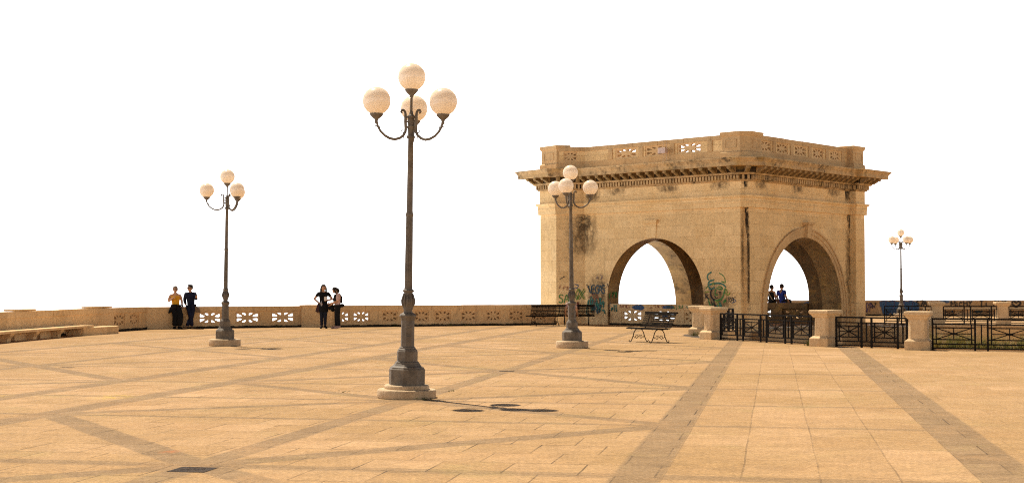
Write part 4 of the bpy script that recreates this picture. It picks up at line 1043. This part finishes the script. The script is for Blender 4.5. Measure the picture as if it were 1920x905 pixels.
    for s_ in 'LR':
        a, c = Vector(J['an' + s_]), Vector(J['to' + s_]); bb = MB(); d = (c - a).normalized()
        bb.tube([a - d * .05 + Vector((0, 0, -.005)), a + Vector((0, 0, -.01)), a.lerp(c, .6), c, c + d * .05], [.036, .05, .047, .043, .02], 10); bb.build('shoe', CL[shoes], r)
    # hair: shell over the skull, longer pieces at the back and sides
    hm = MB(); th = MB(); th.ball((0, .012, .022), (.084, .096, .108), 20, 14)
    keep = [p for p in th.v]
    hm.add([Hd(x, (y if y > -.03 or z > .055 else -.03 + (y + .03) * .2), z if z > -.03 else -.03 + (z + .03) * .5) for x, y, z in keep], th.f, True)
    if hair_style == 'long':
        for sx in (-1, 1): hm.tube([Hd(sx * .07, -.02, .04), Hd(sx * .085, -.01, -.05), Hd(sx * .085, -.03, -.15), Hd(sx * .07, -.05, -.21)], [.03, .034, .034, .014], 8)
        hm.tube([Hd(0, .07, .03), Hd(0, .10, -.08), Hd(0, .10, -.2)], [.07, .075, .04], 10)
    elif hair_style == 'bun': hm.ball(Hd(0, .09, .05), .042, 12, 8)
    elif hair_style == 'tail': hm.tube([Hd(0, .09, .03), Hd(.01, .13, -.04), Hd(.02, .12, -.14)], [.03, .03, .01], 8)
    elif hair_style == 'quiff': hm.ball(Hd(.01, -.03, .105), (.07, .06, .035), 12, 8); hm.ball(Hd(.04, .03, .09), (.055, .07, .045), 12, 8)
    elif hair_style == 'bob':
        for sx in (-1, 1): hm.tube([Hd(sx * .065, -.035, .05), Hd(sx * .085, -.02, -.03), Hd(sx * .08, -.03, -.11)], [.03, .038, .02], 8)
        hm.tube([Hd(0, .07, .03), Hd(0, .085, -.06), Hd(0, .075, -.13)], [.075, .075, .04], 10)
    hm.build('hair', CL[hair], r)
    ey = MB()
    if glasses:
        for sx in (-1, 1): ey.ball(Hd(sx * .034, -.08, .012), (.03, .016, .02), 10, 8)
        ey.tube([Hd(-.03, -.092, .018), Hd(.03, -.092, .018)], .005, 6)
        for sx in (-1, 1): ey.tube([Hd(sx * .062, -.07, .016), Hd(sx * .08, .01, .01)], .004, 6)
        ey.build('sunglasses', CL['glass'], r)
    else:
        for sx in (-1, 1): ey.ball(Hd(sx * .031, -.080, .012), (.013, .008, .007), 8, 6)
        ey.build('eyes', CL['hair'], r)
    if extra: extra(r, J)
    return r, J
def W2(r, p):     # point of a figure in world space
    return Matrix.LocRotScale(r.location, r.rotation_euler.to_quaternion(), r.scale) @ Vector(p)
def item(name, mb, m, r, label, cat):
    """a thing a figure holds or wears, built in the figure's space, standing on its own in the scene"""
    mb.v = [tuple(W2(r, p)) for p in mb.v]; c = Vector(mb.v[0])
    o = mb.build(name, m, None, tuple(c), off=c); tag(o, label, cat); return o
PAIR1, PAIR2, PAIR3 = 'couple leaning on the parapet', 'two women standing by the parapet', 'couple sitting on the arch parapet'

# woman in yellow leaning on the parapet
def jacket(r, J):
    b = MB(); b.loft([[(-.20, .0, .98), (-.10, -.10, .98), (.05, -.12, .98), (.12, .0, .98), (0, .11, .98)], [(-.24, .0, .86), (-.13, -.12, .84), (.02, -.13, .84), (.10, 0, .86), (-.06, .12, .86)], [(-.30, .02, .66), (-.22, -.07, .60), (-.16, -.06, .66), (-.14, .03, .70), (-.22, .09, .68)]], True, True)
    o = b.build('jacket', CL['black'], r); md = o.modifiers.new('sub', 'SUBSURF'); md.levels = md.render_levels = 2
r, J = person((-13.22, 54.52), R(4), 'woman in a yellow sleeveless top and wide black trousers leaning on the parapet', dict(pelvis=(0, .10, .92), spine=(-.01, .10, 1.09), chest=(-.02, .08, 1.29), neck=(-.02, .07, 1.42), headb=(-.02, .05, 1.495), shL=(.155, .08, 1.355), shR=(-.195, .08, 1.355),
        elL=(.215, .12, 1.10), wrL=(.25, -.02, .93), haL=(.26, -.07, .90), elR=(-.27, .04, 1.10), wrR=(-.10, -.14, 1.20), haR=(-.03, -.17, 1.26), hipL=(.09, .08, .87), hipR=(-.08, .08, .87), knL=(.20, -.10, .48), knR=(.03, -.04, .47), anL=(.15, -.10, .08), anR=(.0, -.12, .08), toL=(.18, -.25, .035), toR=(-.01, -.27, .035)),
        'yellow', 0, 'black', 'greyhair', 'black', (R(8), 0, R(6)), .985, 'tail', 2.0, jacket, True, PAIR1)
b = MB(); b.box((.275, -.10, .885), (.075, .012, .15), R(20)); item('phone', b, CL['phone'], r, 'dark phone held low by the woman in yellow', 'phone')
# man in navy leaning, legs crossed
r, J = person((-12.72, 54.86), R(-4), 'person in a navy jumper and trousers leaning on the parapet with crossed legs', dict(pelvis=(0, .10, .94), spine=(-.005, .09, 1.12), chest=(-.01, .07, 1.33), neck=(-.015, .06, 1.46), headb=(-.02, .03, 1.545), shL=(.17, .07, 1.40), shR=(-.20, .07, 1.40),
        elL=(.23, .0, 1.17), wrL=(.29, -.20, 1.27), haL=(.31, -.25, 1.31), elR=(-.265, .14, 1.15), wrR=(-.20, .14, .94), haR=(-.18, .11, .87), hipL=(.09, .07, .88), hipR=(-.085, .07, .88), knL=(.07, -.06, .47), knR=(.05, -.10, .48), anL=(-.08, -.18, .08), anR=(.12, -.12, .08), toL=(-.16, -.30, .04), toR=(.17, -.26, .04)),
        'navy', 1.9, 'navy', 'hair', 'brown', (R(0), 0, R(-35)), .985, 'quiff', 1.35, None, True, PAIR1)
b = MB(); b.box((.345, -.28, 1.345), (.17, .10, .014), R(10)); item('phone', b, CL['phone'], r, 'phone held out flat by the person in navy', 'phone')
b = MB(); b.loft([[(.17, .03, .90), (.30, .03, .88), (.30, .13, .88), (.17, .13, .90)], [(.20, .0, .66), (.35, .0, .64), (.36, .14, .64), (.20, .14, .66)]]); b.tube([(.2, .08, .9), (.2, .09, 1.0), (.16, .1, 1.05)], .012, 6)
item('shoulder_bag', b, CL['brown'], r, 'brown bag hanging at the hip of the person in navy', 'bag')
# woman in black, standing
def tunic(r, J):
    b = MB(); n = 16
    b.loft([[(a_ * math.cos(2 * math.pi * k / n), c_ * math.sin(2 * math.pi * k / n), z) for k in range(n)] for z, a_, c_ in ((1.06, .145, .115), (.94, .17, .135), (.80, .185, .145), (.66, .185, .14))], False, True)
    b.build('tunic_hem', CL['black'], r)
r, J = person((-7.55, 55.55), R(8), 'woman with long dark hair in a black T-shirt, elbow out, holding a bottle', dict(elR=(-.34, .05, 1.17), wrR=(-.16, -.10, 1.01), haR=(-.09, -.14, .985), elL=(.33, -.02, 1.16), wrL=(.17, -.20, 1.13), haL=(.10, -.22, 1.12), hipL=(.085, 0, .89), knL=(.07, -.04, .49), anL=(.07, -.02, .08), toL=(.12, -.16, .035), knR=(-.06, .0, .49), anR=(-.06, .02, .08), toR=(-.09, -.13, .035)),
        'black', .6, 'jeans', 'hair', 'black', (R(10), 0, R(10)), 1.0, 'long', 1.05, tunic, False, PAIR2)
b = MB(); b.lathe([(.026, .90), (.028, .91), (.028, 1.03), (.012, 1.06), (.012, 1.085)], 12, (-.07, -.175, 0)); item('water_bottle', b, CL['water'], r, 'small clear water bottle held at the waist by the woman in black', 'bottle')
b = MB(); b.box((.075, -.25, 1.19), (.10, .012, .15), R(-10)); item('phone', b, CL['white'], r, 'pale phone or leaflet raised by the woman in black', 'phone')
b = MB(); b.ball((.26, -.05, .86), (.13, .09, .13), 16, 10); b.tube([(.22, -.03, .95), (.10, -.11, 1.2), (-.06, -.06, 1.42)], .012, 6); item('handbag', b, CL['black'], r, 'round black shoulder bag on the right hip of the woman in black', 'bag')
b = MB(); b.loft([[(-.21, -.06, 1.0), (-.15, -.06, 1.0), (-.15, .08, 1.0), (-.21, .08, 1.0)], [(-.30, -.07, .68), (-.17, -.07, .60), (-.17, .09, .60), (-.30, .09, .68)]]); b.tube([(-.18, .0, 1.0), (-.19, .0, 1.2), (-.14, .01, 1.43)], .011, 6); item('tote_bag', b, CL['wine'], r, 'dark wine red bag on the left side of the woman in black', 'bag')
# woman in pink, side on
def vest(r, J):
    b = MB(); b.tube([(-.09, -.10, 1.05), (-.10, -.12, 1.2), (-.10, -.08, 1.38), (-.08, .06, 1.44), (-.07, .14, 1.3), (-.07, .15, 1.05)], [.03, .045, .04, .035, .05, .04], 8)
    b.tube([(.09, -.10, 1.05), (.10, -.12, 1.2), (.10, -.08, 1.38), (.08, .06, 1.44), (.07, .14, 1.3), (.07, .15, 1.05)], [.03, .045, .04, .035, .05, .04], 8); b.build('vest', CL['black'], r)
r, J = person((-6.95, 55.25), R(-72), 'woman in a pale pink top and black trousers, side on, looking down', dict(neck=(0, -.01, 1.455), headb=(0, -.06, 1.515), elL=(.20, -.04, 1.13), wrL=(.12, -.26, 1.05), haL=(.10, -.34, 1.04), elR=(-.21, .0, 1.13), wrR=(-.12, -.20, .99), haR=(-.10, -.28, .97), knL=(.08, .0, .49), anL=(.08, .06, .08), toL=(.08, -.10, .035), anR=(-.08, -.02, .08), toR=(-.09, -.18, .035)),
        'pink', 1.0, 'black', 'hair', 'shoe', (R(28), 0, 0), .955, 'bob', 1.35, vest, False, PAIR2)
b = MB(); b.ball((.10, .16, .96), (.10, .10, .075), 14, 10); b.tube([(-.13, 0, 1.0), (-.08, .12, .99), (.06, .13, .99)], .012, 6); item('waist_bag', b, CL['black'], r, 'black waist bag on the back of the woman in pink', 'bag')
b = MB(); b.ball((-.16, -.15, .82), (.05, .09, .13), 14, 10); b.tube([(-.15, -.15, .93), (-.13, -.2, .98)], .01, 6); item('handbag', b, CL['black'], r, 'small black bag hanging from the hands of the woman in pink', 'bag')
# couple sitting on the parapet of the far arch, backs to the square
SIT = dict(pelvis=(0, 0, .10), spine=(0, .02, .27), chest=(0, .0, .47), neck=(0, -.01, .60), headb=(0, -.03, .675), shL=(.17, 0, .54), shR=(-.17, 0, .54), elL=(.23, .04, .28), wrL=(.24, -.06, .10), haL=(.24, -.10, .04), elR=(-.23, .04, .28), wrR=(-.24, -.06, .10), haR=(-.24, -.10, .04),
           hipL=(.09, -.03, .09), hipR=(-.09, -.03, .09), knL=(.10, -.46, .10), knR=(-.10, -.46, .10), anL=(.10, -.50, -.32), anR=(-.10, -.50, -.32), toL=(.11, -.64, -.36), toR=(-.11, -.64, -.36))
tq = math.atan2(-E2.x, E2.y) + math.pi       # facing out of the arch
def strap(r, J):
    b = MB(); b.tube([(.14, -.04, .57), (.10, .10, .50), (.0, .13, .34), (-.10, .12, .18), (-.16, .04, .10)], .02, 8); b.build('bag_strap', CL['beige'], r)
sx_, sy_ = T(4.25, 8.72)
r, J = person((sx_, sy_, .93), tq, 'woman in a black sleeveless top with a pale strap sitting in the right arch', SIT, 'black', 0, 'black', 'hair', 'black', (R(2), 0, R(-10)), .93, 'bun', 1.2, strap, False, PAIR3)
sx_, sy_ = T(3.66, 8.74)
r, J = person((sx_, sy_, .93), tq, 'man in a blue T-shirt sitting in the right arch with his head turned', dict(SIT, spine=(.03, .03, .27), chest=(.05, .02, .46), neck=(.05, -.01, .59), headb=(.06, -.04, .665), shL=(.22, 0, .53), shR=(-.12, .02, .54), elR=(-.2, .06, .28), elL=(.29, .0, .28)), 'blue', .7, 'jeans', 'hair', 'brown', (R(12), 0, R(60)), .99, 'short', 1.1, None, False, PAIR3)
# person on the left bench, mostly behind the lamp pedestal
SB = dict(SIT); SB.update({k: (v[0], v[1], v[2] + .42) for k, v in SIT.items()}); SB.update(knL=(.10, -.46, .50), knR=(-.10, -.46, .50), anL=(.10, -.48, .08), anR=(-.12, -.50, .08), toL=(.11, -.62, .035), toR=(-.13, -.64, .035))
person((2.53, 59.36), R(172), 'person in pale pink seated on the bench behind the lamp pedestal', SB, 'pink', .7, 'beige', 'hair', 'shoe', (R(15), 0, R(20)), .97, 'short', 1.1)

# ------------------------------------------------------------------ light and sky
SUN_DIR = Vector((-.598, .80, 1.85)).normalized()      # towards the sun
EL = math.asin(SUN_DIR.z)
w = bpy.data.worlds.new('World'); scene.world = w; w.use_nodes = True
nt = w.node_tree
for n in list(nt.nodes): nt.nodes.remove(n)
sky = nt.nodes.new('ShaderNodeTexSky'); sky.sky_type = 'NISHITA'; sky.sun_disc = False
sky.sun_elevation = EL; sky.sun_rotation = math.atan2(SUN_DIR.x, SUN_DIR.y); sky.dust_density = .6; sky.air_density = .35; sky.altitude = 60
b1 = nt.nodes.new('ShaderNodeBackground'); b1.inputs[1].default_value = .05; nt.links.new(sky.outputs[0], b1.inputs[0])
# bright sea haze low over the horizon, all the way round
b2 = nt.nodes.new('ShaderNodeBackground'); b2.inputs[0].default_value = (1, 1, 1, 1); HAZE = 1.5
tc = nt.nodes.new('ShaderNodeTexCoord'); sx = nt.nodes.new('ShaderNodeSeparateXYZ'); nt.links.new(tc.outputs['Generated'], sx.inputs[0])
mr = nt.nodes.new('ShaderNodeMapRange'); mr.interpolation_type = 'SMOOTHSTEP'; nt.links.new(sx.outputs[2], mr.inputs[0])
for i, v in ((1, .225), (2, .30), (3, 1.0), (4, 0.0)): mr.inputs[i].default_value = v
mx = nt.nodes.new('ShaderNodeMixShader'); nt.links.new(mr.outputs[0], mx.inputs[0]); nt.links.new(b1.outputs[0], mx.inputs[1]); nt.links.new(b2.outputs[0], mx.inputs[2])
# haze is brighter towards the sun's side of the sky
dt = nt.nodes.new('ShaderNodeVectorMath'); dt.operation = 'DOT_PRODUCT'; nt.links.new(tc.outputs['Generated'], dt.inputs[0]); dt.inputs[1].default_value = (-.598, .80, 0)
ma = nt.nodes.new('ShaderNodeMath'); ma.operation = 'MULTIPLY_ADD'; nt.links.new(dt.outputs['Value'], ma.inputs[0]); ma.inputs[1].default_value = .42 * HAZE; ma.inputs[2].default_value = HAZE
nt.links.new(ma.outputs[0], b2.inputs[1])
wo = nt.nodes.new('ShaderNodeOutputWorld'); nt.links.new(mx.outputs[0], wo.inputs[0])
sd = bpy.data.lights.new('sun', 'SUN'); sd.energy = 5.0; sd.angle = R(.55); sd.color = (1.0, .91, .77)
so = bpy.data.objects.new('sun', sd); COL.objects.link(so); so.location = (-30, 40, 90); so.rotation_euler = SUN_DIR.to_track_quat('Z', 'Y').to_euler()

vs_ = scene.view_settings
vs_.view_transform = 'Standard'; vs_.look = 'None'; vs_.gamma = 1.0; vs_.use_curve_mapping = False; vs_.exposure = .42
scene.cycles.max_bounces = 8; scene.cycles.diffuse_bounces = 5; scene.cycles.transparent_max_bounces = 12
scene.cycles.use_denoising = False; scene.cycles.filter_width = 1.15; scene.cycles.sample_clamp_indirect = 4.0
